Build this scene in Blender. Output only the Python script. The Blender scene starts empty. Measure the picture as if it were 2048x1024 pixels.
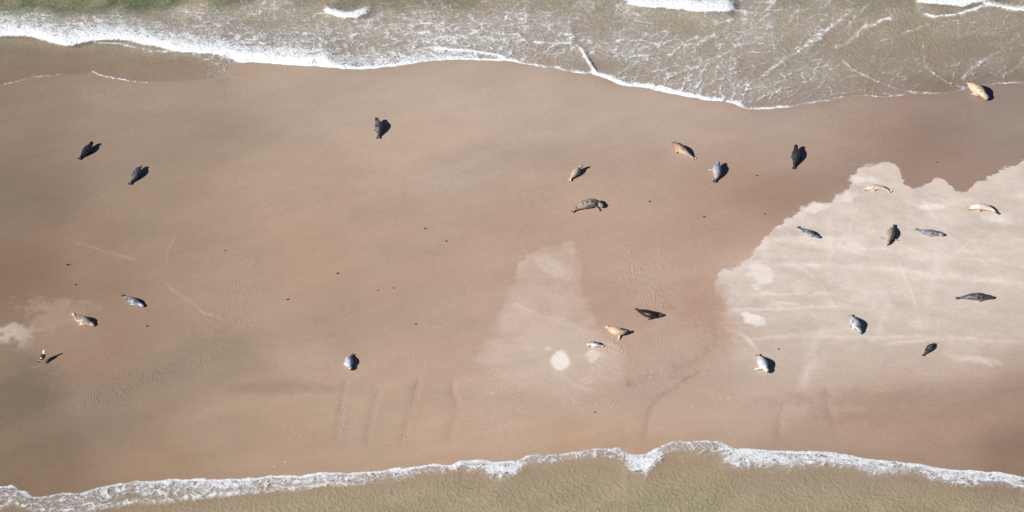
import bpy, bmesh, math, random
import numpy as np
from mathutils import Vector

# ------------------------------------------------------------------ camera, sky, sun, exposure
scene = bpy.context.scene
coll = scene.collection
ELEV = math.radians(35.0)          # the camera looks down from a light aircraft
DIST = 200.0
PXM = 40.0                         # survey chart: 40 units per metre at the bank's centre
CAM = np.array([0.0, -DIST * math.cos(ELEV), DIST * math.sin(ELEV)])
FWD = np.array([0.0, math.cos(ELEV), -math.sin(ELEV)])
UPV = np.array([0.0, math.sin(ELEV), math.cos(ELEV)])
cam_d = bpy.data.cameras.new('camera')
cam_d.sensor_width = 36.0
cam_d.lens = 36.0 * DIST / (2048.0 / PXM)
cam_d.clip_start = 1.0
cam_d.clip_end = 20000.0
cam = bpy.data.objects.new('camera', cam_d)
coll.objects.link(cam)
cam.location = CAM
cam.rotation_euler = (math.pi / 2 - ELEV, 0, 0)
scene.camera = cam

SUN_EL = math.radians(31.0)
SHX, SHY = 0.845, 0.535            # ground direction in which shadows fall
world = bpy.data.worlds.new('World')
scene.world = world
world.use_nodes = True
wn = world.node_tree.nodes
wl = world.node_tree.links
wn.clear()
sky = wn.new('ShaderNodeTexSky')
sky.sky_type = 'NISHITA'
sky.sun_disc = False
sky.sun_elevation = SUN_EL
sky.sun_rotation = math.atan2(-SHX, -SHY)
sky.altitude = 300.0
sky.air_density = 0.42
sky.dust_density = 0.0
sky.ozone_density = 3.0
bg = wn.new('ShaderNodeBackground')
bg.inputs['Strength'].default_value = 0.05
wo = wn.new('ShaderNodeOutputWorld')
wl.new(sky.outputs[0], bg.inputs[0])
wl.new(bg.outputs[0], wo.inputs[0])

sun_d = bpy.data.lights.new('sun', 'SUN')
sun_d.energy = 5.0
sun_d.angle = math.radians(0.53)
sun_d.color = (1.0, 0.95, 0.885)
sun = bpy.data.objects.new('sun', sun_d)
coll.objects.link(sun)
sdir = Vector((SHX * math.cos(SUN_EL), SHY * math.cos(SUN_EL), -math.sin(SUN_EL)))
sun.rotation_euler = sdir.to_track_quat('-Z', 'Y').to_euler()
sun.location = (-40, -30, 40)

vs = scene.view_settings
vs.view_transform = 'Standard'
vs.look = 'None'
vs.gamma = 1.0
vs.use_curve_mapping = False
vs.exposure = 0.78
scene.cycles.max_bounces = 5
scene.cycles.diffuse_bounces = 2
scene.cycles.glossy_bounces = 2
scene.cycles.transparent_max_bounces = 6
scene.cycles.use_denoising = False
scene.cycles.caustics_reflective = False
scene.cycles.caustics_refractive = False
KEXP = 1.45                        # photo value = KEXP * albedo on flat ground

# ------------------------------------------------------------------ helpers
def lin(c):
    c = np.asarray(c, float) / 255.0
    return np.where(c <= 0.04045, c / 12.92, ((c + 0.055) / 1.055) ** 2.4)

def alb(c):                        # colour seen on sunlit flat ground -> albedo
    return lin(c) / KEXP

def chart(x, y, z=0.0):
    """ground metres -> survey chart (2048 x 1024, 40 units per metre at the centre)"""
    dx, dy, dz = x - CAM[0], y - CAM[1], z - CAM[2]
    dep = dy * FWD[1] + dz * FWD[2]
    up = dy * UPV[1] + dz * UPV[2]
    k = DIST * PXM
    return 1024 + k * dx / dep, 512 - k * up / dep

def ground(u, v, z=0.0):
    """survey chart -> metres at height z"""
    k = DIST * PXM
    a = (u - 1024) / k
    b = (512 - v) / k
    d = FWD + UPV * b + np.array([1.0, 0, 0]) * a
    t = (z - CAM[2]) / d[2]
    return CAM + d * t

def _hash(ix, iy, seed):
    h = (ix.astype(np.int64) * 374761393 + iy.astype(np.int64) * 668265263 + seed * 1442695041) & 0xFFFFFFFF
    h = ((h ^ (h >> 13)) * 1274126177) & 0xFFFFFFFF
    h = h ^ (h >> 16)
    return (h & 0xFFFFFF) / float(0xFFFFFF)

def vnoise(x, y, seed=0):
    ix = np.floor(x); iy = np.floor(y)
    fx = x - ix; fy = y - iy
    fx = fx * fx * fx * (fx * (fx * 6 - 15) + 10); fy = fy * fy * fy * (fy * (fy * 6 - 15) + 10)
    a = _hash(ix, iy, seed); b = _hash(ix + 1, iy, seed)
    c = _hash(ix, iy + 1, seed); d = _hash(ix + 1, iy + 1, seed)
    return (a + (b - a) * fx) * (1 - fy) + (c + (d - c) * fx) * fy

def fbm(x, y, seed=0, octv=4, gain=0.5):
    s = np.zeros_like(x, dtype=float); amp = 1.0; tot = 0.0
    for o in range(octv):
        s += amp * vnoise(x * (2 ** o) + 17.3 * o, y * (2 ** o) - 9.1 * o, seed + o * 7)
        tot += amp; amp *= gain
    return s / tot - 0.5           # about -0.5 .. 0.5

def sstep(a, b, x):
    t = np.clip((x - a) / (b - a), 0, 1)
    return t * t * (3 - 2 * t)

def seg_dist(u, v, pts):
    """distance to a polyline in chart units, and the parameter 0..1 along it"""
    best = np.full(u.shape, 1e9); par = np.zeros(u.shape)
    n = len(pts) - 1
    for i in range(n):
        x0, y0 = pts[i][:2]; x1, y1 = pts[i + 1][:2]
        ex, ey = x1 - x0, y1 - y0
        t = np.clip(((u - x0) * ex + (v - y0) * ey) / (ex * ex + ey * ey + 1e-9), 0, 1)
        d = np.hypot(u - x0 - t * ex, v - y0 - t * ey)
        m = d < best
        best = np.where(m, d, best); par = np.where(m, (i + t) / n, par)
    return best, par

def poly_sd(u, v, pts):
    """signed distance to a polygon, positive inside"""
    d, _ = seg_dist(u, v, list(pts) + [pts[0]])
    ins = np.zeros(u.shape, bool)
    n = len(pts)
    for i in range(n):
        x0, y0 = pts[i]; x1, y1 = pts[(i + 1) % n]
        c = ((y0 > v) != (y1 > v)) & (u < (x1 - x0) * (v - y0) / (y1 - y0 + 1e-12) + x0)
        ins ^= c
    return np.where(ins, d, -d)

class NT:
    def __init__(self, name):
        self.m = bpy.data.materials.new(name)
        self.m.use_nodes = True
        self.t = self.m.node_tree
        self.t.nodes.clear()
    def n(self, kind, **kw):
        nd = self.t.nodes.new('ShaderNode' + kind)
        for k, v in kw.items():
            setattr(nd, k, v)
        return nd
    def l(self, a, b):
        self.t.links.new(a, b)
    def val(self, sock, v):
        if isinstance(v, bpy.types.NodeSocket):
            self.l(v, sock)
        else:
            sock.default_value = v
    def math(self, op, a, b=None, c=None, clamp=False):
        nd = self.n('Math', operation=op, use_clamp=clamp)
        self.val(nd.inputs[0], a)
        if b is not None: self.val(nd.inputs[1], b)
        if c is not None: self.val(nd.inputs[2], c)
        return nd.outputs[0]
    def vmath(self, op, a, b=None):
        nd = self.n('VectorMath', operation=op)
        self.val(nd.inputs[0], a)
        if b is not None: self.val(nd.inputs[1], b)
        return nd.outputs[0]
    def mapr(self, x, a, b, c=0.0, d=1.0, smooth=True):
        nd = self.n('MapRange', interpolation_type='SMOOTHSTEP' if smooth else 'LINEAR')
        self.val(nd.inputs[0], x); self.val(nd.inputs[1], a); self.val(nd.inputs[2], b)
        self.val(nd.inputs[3], c); self.val(nd.inputs[4], d)
        return nd.outputs[0]
    def mix(self, f, a, b):
        nd = self.n('Mix', data_type='RGBA')
        self.val(nd.inputs[0], f)
        self.val(nd.inputs[6], a if isinstance(a, bpy.types.NodeSocket) else (*a, 1.0))
        self.val(nd.inputs[7], b if isinstance(b, bpy.types.NodeSocket) else (*b, 1.0))
        return nd.outputs[2]
    def fmix(self, f, a, b):
        nd = self.n('Mix', data_type='FLOAT')
        self.val(nd.inputs[0], f); self.val(nd.inputs[2], a); self.val(nd.inputs[3], b)
        return nd.outputs[0]
    def attr(self, name):
        return self.n('Attribute', attribute_name=name)
    def noise(self, vec, scale, detail=3.0, rough=0.55, dist=0.0):
        nd = self.n('TexNoise')
        self.l(vec, nd.inputs['Vector'])
        nd.inputs['Scale'].default_value = scale
        nd.inputs['Detail'].default_value = detail
        nd.inputs['Roughness'].default_value = rough
        nd.inputs['Distortion'].default_value = dist
        return nd
    def mapping(self, vec, loc=(0, 0, 0), rot=(0, 0, 0), sc=(1, 1, 1)):
        nd = self.n('Mapping')
        self.l(vec, nd.inputs[0])
        nd.inputs[1].default_value = loc; nd.inputs[2].default_value = rot; nd.inputs[3].default_value = sc
        return nd.outputs[0]
    def rotscale(self, vec, ang, sx, sy):
        return self.mapping(self.mapping(vec, rot=(0, 0, ang)), sc=(sx, sy, 1.0))
    def bump(self, h, dist, strength=1.0, normal=None):
        nd = self.n('Bump')
        nd.inputs['Strength'].default_value = strength
        nd.inputs['Distance'].default_value = dist
        self.l(h, nd.inputs['Height'])
        if normal is not None: self.l(normal, nd.inputs['Normal'])
        return nd.outputs[0]
    def out(self, sh):
        o = self.n('OutputMaterial'); self.l(sh, o.inputs[0]); return self.m

def tag(o, label=None, cat=None, group=None, kind=None):
    if label: o['label'] = label
    if cat: o['category'] = cat
    if group: o['group'] = group
    if kind: o['kind'] = kind
    return o

def grid_mesh(name, verts, quads, attrs, col=None):
    me = bpy.data.meshes.new(name)
    nv, nf = len(verts), len(quads)
    me.vertices.add(nv)
    me.vertices.foreach_set('co', verts.astype(np.float32).ravel())
    me.loops.add(nf * 4)
    me.loops.foreach_set('vertex_index', quads.astype(np.int32).ravel())
    me.polygons.add(nf)
    me.polygons.foreach_set('loop_start', np.arange(0, nf * 4, 4, dtype=np.int32))
    me.polygons.foreach_set('loop_total', np.full(nf, 4, dtype=np.int32))
    me.polygons.foreach_set('use_smooth', np.ones(nf, bool))
    me.update(calc_edges=True)
    for k, a in attrs.items():
        at = me.attributes.new(k, 'FLOAT', 'POINT')
        at.data.foreach_set('value', a.astype(np.float32).ravel())
    if col is not None:
        at = me.attributes.new('tint', 'FLOAT_COLOR', 'POINT')
        c4 = np.ones((nv, 4), np.float32); c4[:, :3] = col
        at.data.foreach_set('color', c4.ravel())
    return me

# ------------------------------------------------------------------ the survey grid
def axis(a, b, step, far, n):
    core = np.arange(a, b + step / 2, step)
    r = (far / step / n) ** (1.0 / n) * 1.06
    out = []; s = step; p = 0.0
    while p < far:
        s *= 1.22; p += s; out.append(p)
    out = np.array(out)
    return np.concatenate([(a - out)[::-1], core, core[-1] + out])

XS = axis(-30.5, 30.5, 0.075, 3000.0, 40)
YS = axis(-23.5, 28.0, 0.095, 3000.0, 40)
GX, GY = np.meshgrid(XS, YS)
SX = np.clip(GX, -33.0, 33.0); SY = np.clip(GY, -25.0, 31.0)
U, V = chart(SX, SY)
NXV, NYV = len(XS), len(YS)
DENSE = (np.abs(GX) < 31) & (GY > -24) & (GY < 28.6)

# shorelines, chart coordinates from left to right
TOP_EDGE = [(-300, 190), (0, 173), (60, 156), (100, 153), (150, 146), (184, 145), (200, 152), (240, 161), (285, 166),
            (340, 162), (400, 159), (440, 152), (462, 124), (500, 124), (540, 127), (600, 130), (650, 134), (700, 137),
            (735, 137), (780, 133), (820, 128), (850, 122), (900, 118), (950, 119), (1010, 120), (1040, 125), (1070, 131),
            (1110, 137), (1150, 147), (1185, 147), (1215, 158), (1245, 171), (1300, 178), (1350, 188), (1400, 199),
            (1450, 203), (1475, 211), (1495, 219), (1540, 218), (1590, 211), (1640, 203), (1680, 195), (1730, 192),
            (1760, 195), (1800, 190), (1850, 186), (1895, 187), (1930, 177), (1960, 172), (1985, 168), (2048, 166), (2300, 160)]
BOT_EDGE = [(-300, 985), (0, 972), (28, 970), (48, 982), (66, 993), (100, 991), (130, 986), (165, 985), (200, 975),
            (240, 968), (275, 962), (300, 964), (360, 960), (430, 958), (500, 956), (560, 951), (600, 951), (655, 942),
            (690, 944), (740, 942), (800, 938), (860, 931), (900, 929), (925, 919), (940, 922), (962, 919), (990, 924),
            (1035, 924), (1058, 912), (1105, 908), (1150, 903), (1175, 898), (1212, 895), (1248, 898), (1254, 911),
            (1280, 911), (1305, 904), (1330, 890), (1355, 882), (1370, 884), (1400, 881), (1440, 882), (1455, 892),
            (1470, 898), (1520, 899), (1560, 902), (1590, 903), (1640, 902), (1700, 908), (1740, 920), (1790, 923),
            (1830, 927), (1870, 937), (1910, 939), (1950, 941), (1975, 943), (2010, 947), (2048, 957), (2300, 1000)]
te = np.array([ground(a, b)[:2] for a, b in TOP_EDGE]); be = np.array([ground(a, b)[:2] for a, b in BOT_EDGE])
YT = np.interp(XS, te[:, 0], te[:, 1]); YB = np.interp(XS, be[:, 0], be[:, 1])
ker = np.array([1, 2, 3, 2, 1.0]); ker /= ker.sum()
YT = np.convolve(np.pad(YT, 2, 'edge'), ker, 'valid'); YB = np.convolve(np.pad(YB, 2, 'edge'), ker, 'valid')
slT = np.sqrt(1 + np.gradient(YT, XS) ** 2); slB = np.sqrt(1 + np.gradient(YB, XS) ** 2)
edge_n = 0.30 * fbm(GX / 1.3, GY / 1.3, 5, 3) + 0.16 * fbm(GX / 0.35, GY / 0.35, 9, 2)
dT = (GY - YT[None, :]) / slT[None, :]
dB = (YB[None, :] - GY) / slB[None, :]
dT = np.where(DENSE, dT + edge_n * 0.9, dT); dB = np.where(DENSE, dB + edge_n, dB)
DW = np.maximum(dT, dB)            # metres out into the water, negative on the bank
IS_TOP = dT > dB

# ------------------------------------------------------------------ sand bank: relief and colour
SAMP = [(20, 220, 150, 130, 114), (300, 220, 166, 147, 130), (700, 200, 186, 167, 150), (1000, 200, 190, 171, 155),  # far left and corner samples partly bake lens vignetting into the sand colour
        (1300, 230, 187, 169, 154), (1600, 250, 176, 158, 145), (2000, 240, 156, 139, 128), (20, 400, 138, 121, 104),
        (300, 420, 161, 142, 123), (600, 350, 177, 157, 139), (900, 330, 184, 165, 148), (1300, 400, 181, 158, 141),
        (1700, 310, 168, 147, 133), (1950, 330, 158, 134, 120), (30, 560, 142, 118, 99), (200, 540, 157, 133, 113),
        (400, 560, 165, 143, 122), (600, 540, 179, 154, 133), (800, 480, 181, 156, 138), (1000, 480, 184, 158, 140),
        (1250, 480, 185, 157, 139), (1450, 440, 180, 151, 132), (1560, 400, 170, 142, 124), (1840, 340, 158, 132, 117),
        (1250, 580, 184, 158, 139), (1400, 620, 182, 152, 133), (200, 700, 157, 132, 112), (400, 720, 162, 143, 124),
        (600, 680, 178, 156, 137), (800, 700, 181, 159, 140), (950, 620, 184, 161, 143), (1100, 780, 192, 173, 157),
        (1300, 780, 182, 161, 146), (40, 800, 131, 115, 97), (200, 830, 150, 133, 115), (450, 850, 170, 150, 129),
        (700, 850, 182, 161, 141), (1000, 850, 191, 169, 150), (1300, 860, 189, 167, 149), (1600, 800, 186, 166, 151),
        (1900, 800, 172, 148, 131), (2020, 800, 160, 136, 119), (60, 930, 141, 120, 99), (300, 920, 164, 139, 116),
        (600, 910, 181, 154, 130), (900, 890, 187, 161, 138), (1150, 880, 191, 163, 138), (1300, 890, 186, 157, 130),
        (1600, 870, 180, 157, 137), (1850, 900, 163, 140, 122), (2030, 920, 142, 119, 102), (1700, 650, 205, 190, 176),
        (1600, 560, 215, 200, 190), (1900, 650, 205, 189, 176), (1550, 720, 196, 178, 163), (1900, 720, 192, 173, 158),
        (1750, 850, 180, 156, 137)]
wu = U + 60 * fbm(GX / 5, GY / 5, 21, 3); wv = V + 45 * fbm(GX / 5, GY / 5, 31, 3)
num = np.zeros(U.shape + (3,)); den = np.zeros(U.shape)
for s in SAMP:
    d2 = (wu - s[0]) ** 2 + ((wv - s[1]) * 1.5) ** 2 + 65.0 ** 2
    w = 1.0 / d2 ** 1.85
    num += w[..., None] * alb(s[2:5]); den += w
TINT = num / den[..., None]
del num, den

relief = 0.045 * fbm(GX / 7.0, GY / 5.0, 41, 3) + 0.010 * fbm(GX / 1.6, GY / 1.1, 43, 3)
rip = np.zeros(U.shape)            # where small current ripples mark the sand
wet = np.full(U.shape, 0.75)

def blend(mask, colour):
    """marks on the damp sand and, once it exists, on the dry layer too"""
    global TINT, DRYC
    TINT += mask[..., None] * (alb(colour) - TINT)
    if DRYC is not None:
        c = alb(colour)
        DRYC += (mask * (1.0 if c.mean() > 0.42 else 0.5))[..., None] * (c - DRYC)
DRYC = None

nf = fbm(GX / 0.55, GY / 0.55, 51, 4)      # edge raggedness
nm = fbm(GX / 1.8, GY / 1.8, 61, 4)
nl = fbm(GX / 5.0, GY / 3.0, 71, 4)
nh = fbm(GX / 0.2, GY / 0.2, 81, 3)

# slightly drier large pale zones and browner tongues
TINT *= (1 + 0.15 * nl + 0.06 * nm + 0.03 * nf)[..., None]
# damp and drier sweeps slanting across the bank
ca_, sa_ = math.cos(0.62), math.sin(0.62)
dgx, dgy = GX * ca_ + GY * sa_, GY * ca_ - GX * sa_
sweep = fbm(dgx / 16.0, dgy / 3.6, 141, 4); sweep2 = fbm(dgx / 22.0 + 3, dgy / 6.0, 151, 3)
TINT *= (1 + 0.22 * sweep)[..., None] * (1 + sweep2[..., None] * np.array([0.09, 0.01, -0.03]))

# the dry patch at the right
DRY = [(1430, 560), (1438, 540), (1462, 540), (1480, 528), (1500, 517), (1512, 495), (1530, 478), (1545, 458), (1572, 440),
       (1592, 428), (1600, 418), (1625, 407), (1655, 404), (1668, 394), (1674, 401), (1686, 392), (1692, 378), (1705, 366),
       (1700, 352), (1718, 338), (1745, 330), (1775, 323), (1796, 328), (1800, 350), (1812, 362), (1823, 378), (1842, 372),
       (1858, 362), (1880, 357), (1900, 366), (1912, 382), (1925, 384), (1945, 372), (1962, 360), (1988, 348), (2010, 337),
       (2048, 322), (2300, 300), (2300, 790), (1950, 790), (1750, 775), (1600, 800), (1490, 760), (1448, 720), (1440, 660), (1426, 610)]
sd = poly_sd(U, V, DRY) + 9 * nf + 5 * nh
sd = sd - 7.0 * np.maximum(np.abs(GX) - 31.5, 0) * (1 + 1.2 * fbm(GX / 6, GY / 6, 83, 3))
sharp = sstep(-3, 4, sd)
low = sstep(830, 570, V + 120 * nl + 30 * nm)
left = sstep(-4, 46, sd + 26 * nf + 30 * nm + 12 * nh)
crisp = sstep(600, 540, V)
dry = (sharp * crisp + left * (1 - crisp)) * low
DRYC = np.zeros_like(TINT) + alb((215, 200, 189))
def blendd(mask, colour):
    global DRYC
    DRYC += mask[..., None] * (alb(colour) - DRYC)
blendd(sstep(620, 420, V) * 0.5, (227, 213, 203))
blendd(sstep(600, 740, V) * 0.55, (192, 174, 159))
blendd(np.clip(sstep(26, 6, sd) * crisp * sstep(-0.05, 0.25, nm + 0.12 * nf) * sstep(1720, 1640, U), 0, 1) * 0.8, (240, 228, 222))
blendd(sstep(0.0, 0.25, nl) * 0.5, (200, 184, 171))
blendd(sstep(0.05, 0.3, -nm) * 0.45, (235, 223, 215))
blendd(sstep(0.05, 0.25, fbm(GX / 6.0 + 0.05 * GY, GY / 0.7, 77, 4)) * 0.2, (238, 226, 218))
blendd(sstep(0.06, 0.25, fbm(GX / 1.2, GY / 5.0, 79, 4)) * 0.3, (204, 188, 175))
DRYC *= (1 + 0.06 * nf + 0.05 * nh)[..., None]

def blob(cu, cv, ru, rv, colour, amt, rag=0.35, soft=0.45, rot=0.0):
    c, s = math.cos(rot), math.sin(rot)
    du, dv = U - cu, V - cv
    a = (du * c + dv * s) / ru; b = (-du * s + dv * c) / rv
    r = np.sqrt(a * a + b * b) + rag * (nf * 2.6 + nm * 1.8 + 1.2 * nh)
    m = sstep(1.0 + soft, 1.0 - soft, r) * amt
    blend(m, colour)
    return m

W = (246, 236, 231)
blob(1521, 548, 26, 22, W, 0.75, 0.5, 0.25, 0.5)
blob(1512, 538, 30, 12, (238, 226, 219), 0.5, 0.6, 0.4, 0.4)
blob(1508, 637, 22, 13, W, 0.85, 0.55, 0.25, 0.3)
blob(1705, 492, 26, 16, W, 0.6, 0.6, 0.35, 0.4)
blob(1865, 413, 26, 6, W, 0.7, 0.4, 0.4)
blob(1995, 437, 30, 10, W, 0.45, 0.6, 0.4, 0.2)
blob(1690, 395, 20, 9, W, 0.7, 0.6, 0.3)
blob(1765, 342, 30, 10, (220, 204, 195), 0.6, 0.6, 0.4)
blob(1725, 358, 22, 6, W, 0.6, 0.7, 0.3)
blob(1628, 418, 26, 10, W, 0.7, 0.7, 0.3, -0.2)
blob(1960, 720, 46, 6, (226, 210, 198), 0.55, 0.8, 0.4, 0.15)
blob(1640, 690, 26, 60, (214, 198, 186), 0.45, 0.5, 0.6, 0.15)
blob(1840, 560, 110, 28, (235, 221, 212), 0.4, 0.6, 0.6)
blob(1500, 605, 34, 13, (198, 182, 170), 0.7, 0.4, 0.3)
blob(1580, 650, 60, 14, (204, 188, 176), 0.5, 0.5, 0.4)

# the pale triangular patch in the middle
TRI = [(1060, 505), (1085, 490), (1118, 482), (1146, 478), (1152, 500), (1162, 520), (1162, 548), (1158, 565), (1180, 600),
       (1195, 640), (1230, 680), (1260, 720), (1250, 775), (1130, 805), (1010, 775), (938, 722), (940, 705), (985, 660),
       (1005, 610), (1030, 560), (1040, 530)]
sd2 = poly_sd(U + 18 * nm, V + 22 * nf + 14 * nm, TRI) + 7 * nf
tri = sstep(-4, 10 + 16 * sstep(540, 700, V), sd2) * sstep(830, 680, V) * (0.65 + 0.45 * sstep(600, 700, V) + 1.1 * nm + 0.5 * nf)
blend(np.clip(tri, 0, 1) * 0.72, (206, 188, 175))
blend(sstep(-2, 3, sd2) * sstep(10, 2, sd2) * sstep(590, 540, V) * np.clip(0.3 + 1.5 * nm, 0, .6), (212, 194, 180))
blob(1121, 720, 17, 18.5, (244, 236, 231), 1.0, 0.16, 0.18)
blob(1121, 722, 21, 24, (225, 212, 203), 0.2, 0.9, 0.5)
blob(1190, 711, 11, 12, (240, 231, 225), 0.7, 1.0, 0.6)
blob(1200, 715, 24, 16, (218, 203, 192), 0.3, 0.9, 0.6)
blob(1094, 697, 9, 6, (226, 214, 206), 0.7, 0.6, 0.5)
blob(1108, 535, 34, 14, (214, 198, 187), 0.6, 0.5, 0.6, 0.45)
blob(36, 662, 34, 20, (205, 190, 176), 0.9, 0.8, 0.55)
blob(95, 635, 55, 28, (178, 158, 140), 0.6, 0.7, 0.6)
blob(150, 620, 50, 16, (172, 152, 134), 0.45, 0.7, 0.6)
blob(110, 660, 70, 40, (166, 146, 128), 0.5, 0.6, 0.6)
# greyer film of water left on the sand
blob(480, 560, 85, 60, (176, 158, 139), 0.45, 0.6, 0.7, -0.5)
blob(610, 715, 60, 30, (190, 171, 153), 0.5, 0.5, 0.7)
blob(1300, 560, 60, 50, (190, 170, 153), 0.5, 0.5, 0.7, 0.6)
blob(1340, 690, 70, 60, (192, 174, 158), 0.5, 0.5, 0.7)
blob(560, 775, 120, 10, (154, 137, 120), 0.55, 0.5, 0.6)
blob(1790, 800, 220, 18, (166, 145, 130), 0.55, 0.4, 0.6)
blob(1760, 835, 140, 16, (166, 140, 123), 0.5, 0.5, 0.7)
blob(60, 800, 60, 70, (122, 108, 92), 0.5, 0.6, 0.7)
blob(250, 770, 200, 26, (150, 134, 116), 0.45, 0.5, 0.7, -0.45)
blob(100, 895, 60, 30, (128, 112, 92), 0.4, 0.6, 0.7)

def stroke(pts, w, colour, amt, depth=0.0, soft=1.0, fade=True, rag=1.0, mask=None):
    """a drag mark, runnel or swash line across the sand"""
    global relief
    d, p = seg_dist(U + rag * 5 * nm, V + rag * 5 * nf, pts)
    m = np.exp(-(d / w) ** 2 * soft) * np.clip(0.75 + 1.4 * nm + 0.9 * nf, 0, 1.2)
    if mask is not None:
        m = m * mask
    if fade:
        m *= sstep(0.0, 0.12, p) * sstep(1.0, 0.8, p)
    if amt: blend(np.clip(m * amt, 0, 1), colour)
    if depth:
        relief = relief + m * depth
    return m

L = (240, 228, 219)
for pts, w, a in [([(1440, 470), (1560, 480), (1700, 495), (1850, 505), (2048, 500)], 6, .45), ([(1540, 473), (1660, 478), (1760, 480)], 5, .5),
                  ([(1470, 520), (1600, 530), (1760, 535), (1960, 560), (2100, 568)], 6, .45),
                  ([(1462, 590), (1560, 587), (1700, 585)], 3, .6), ([(1450, 619), (1560, 617), (1700, 612)], 2.5, .6),
                  ([(1530, 612), (1570, 604), (1600, 606)], 2, .5), ([(1440, 648), (1490, 672), (1522, 706)], 4, .4),
                  ([(1520, 675), (1640, 672), (1760, 676), (1900, 672), (2048, 690)], 4, .3), ([(1490, 680), (1590, 668), (1680, 662)], 3, .35),
                  ([(1640, 640), (1625, 720), (1600, 790)], 12, .3), ([(1780, 600), (1760, 660), (1740, 690)], 8, .3),
                  ([(1800, 520), (1900, 512), (2048, 525)], 5, .35), ([(1750, 690), (1900, 676), (2048, 684)], 3, .35),
                  ([(1660, 430), (1665, 500), (1655, 580)], 8, .25), ([(1880, 480), (1875, 560), (1850, 620)], 10, .2),
                  ([(1900, 722), (1960, 716), (1990, 738)], 3, .5),
                  ([(1560, 500), (1640, 560), (1690, 640)], 2.2, .15), ([(1720, 400), (1700, 470), (1640, 540), (1560, 590)], 2.5, .15),
                  ([(1990, 440), (1900, 520), (1820, 570), (1740, 640)], 2.5, .15), ([(1840, 390), (1900, 470), (1990, 540)], 2.2, .15),
                  ([(1950, 600), (1880, 640), (1870, 690)], 2.2, .15), ([(1790, 500), (1830, 590), (1850, 690)], 2.2, .15)]:
    stroke(pts, w, L, min(1.0, a * 1.35), 0.008, mask=sstep(2, 18, sd), rag=1.6)
P = (214, 197, 184)
for pts, w, a in [([(1072, 522), (1100, 545), (1135, 552)], 2.5, .6), ([(1072, 522), (1095, 522), (1135, 548)], 2.5, .6),
                  ([(1135, 548), (1145, 520), (1143, 490)], 3, .4), ([(1020, 605), (1080, 628), (1180, 650)], 4, .5),
                  ([(1030, 622), (1110, 640), (1190, 665)], 3, .4), ([(950, 694), (1020, 690), (1090, 700)], 3, .5),
                  ([(945, 720), (1020, 718), (1090, 710)], 3, .45), ([(1190, 730), (1185, 750), (1160, 765)], 3, .5),
                  ([(1205, 728), (1195, 755), (1165, 772)], 3, .45), ([(1120, 738), (1150, 770), (1200, 785)], 4, .3)]:
    stroke(pts, w, P, a, 0.006)
# thin swash lines left by earlier waves
for pts, w, a in [([(325, 555), (345, 580), (380, 602), (410, 628), (440, 632)], 1.6, .5), ([(140, 480), (220, 505), (290, 525)], 1.3, .3),
                  ([(1000, 365), (1080, 400), (1140, 440)], 1.6, .25), ([(330, 540), (338, 500), (355, 465)], 1.3, .25),
                  ([(445, 120), (450, 140), (460, 152), (500, 160)], 1.2, .35), ([(60, 735), (78, 733), (86, 726)], 1.2, .35)]:
    stroke(pts, w, (205, 186, 168), a, 0.004, rag=0.6)
# runnels draining to the lower shore
D = (150, 130, 112)
RUN = [([(694, 752), (685, 780), (682, 810), (675, 850), (664, 905)], 2.6, .6), ([(762, 770), (748, 800), (738, 840), (727, 900)], 3.0, .4),
       ([(842, 752), (832, 775), (822, 808), (810, 850), (798, 900)], 2.6, .65), ([(905, 752), (905, 785), (912, 820), (900, 860), (890, 895)], 3.5, .45),
       ([(1325, 738), (1290, 758), (1250, 770)], 4, .4), ([(1416, 730), (1370, 760), (1320, 790), (1300, 815), (1290, 850), (1278, 905)], 6, .5),
       ([(1428, 640), (1432, 680), (1400, 715), (1330, 745)], 9, .35), ([(1570, 790), (1560, 840), (1555, 890)], 5, .3),
       ([(1650, 760), (1658, 820), (1672, 900)], 4, .3), ([(1690, 650), (1640, 700), (1600, 730)], 6, .2)]
for pts, w, a in RUN:
    stroke(pts, w * 3.0, D, a * 0.16, -0.013, rag=1.8)
    m = stroke(pts, w * 0.6, D, a * 0.7, -0.008, rag=2.0)
    stroke([(p[0] + 7, p[1]) for p in pts[1:]], w * 0.45, D, a * 0.4, -0.010, rag=2.2)
    rip = np.maximum(rip, 0)
for pts, w in [([(685, 800), (680, 850), (672, 910)], 13), ([(742, 815), (735, 850), (725, 905)], 12), ([(828, 800), (815, 850), (800, 900)], 13)]:
    rip = np.maximum(rip, 0.9 * stroke([(a + 6, b) for a, b in pts], w, D, 0.12))
for pts, w, a in [([(480, 470), (500, 540), (470, 620), (420, 690), (330, 750), (200, 800), (80, 830)], 34, 1.0), ([(540, 480), (520, 540)], 18, .7),
                  ([(70, 740), (80, 800), (40, 850)], 34, 0.9), ([(1440, 555), (1440, 620)], 16, 1.0), ([(1330, 470), (1300, 560), (1360, 640), (1400, 700)], 60, .8),
                  ([(1200, 640), (1230, 690), (1200, 750)], 40, .8), ([(950, 620), (930, 680)], 40, .5), ([(1650, 640), (1640, 720)], 24, .5),
                  ([(1000, 640), (880, 660), (800, 690)], 30, .35)]:
    rip = np.maximum(rip, a * stroke(pts, w, D, 0.0, fade=True, soft=0.7))
rip *= np.clip(0.75 + 1.6 * nm + nf, 0, 1.3)
blend(np.clip(stroke([(470, 640), (400, 700), (300, 755), (180, 800)], 7, D, 0.0), 0, 1) * .12, (140, 122, 104))

wet = np.clip(0.85 - 0.75 * dry - 0.4 * np.clip(tri, 0, 1), 0.05, 1)
inl = sstep(0.2, 2.0, -DW)
relief *= inl
# sand just washed by the waves is darker and browner
wash = sstep(1.1, 0.0, -DW)
TINT *= (1 - 0.06 * wash)[..., None]
slope = np.maximum(DW, 0)
ZS = relief - np.minimum(0.035 * slope + 0.0007 * slope ** 2, 6.0) - 0.004 * sstep(0.4, -0.2, -DW)
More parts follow.
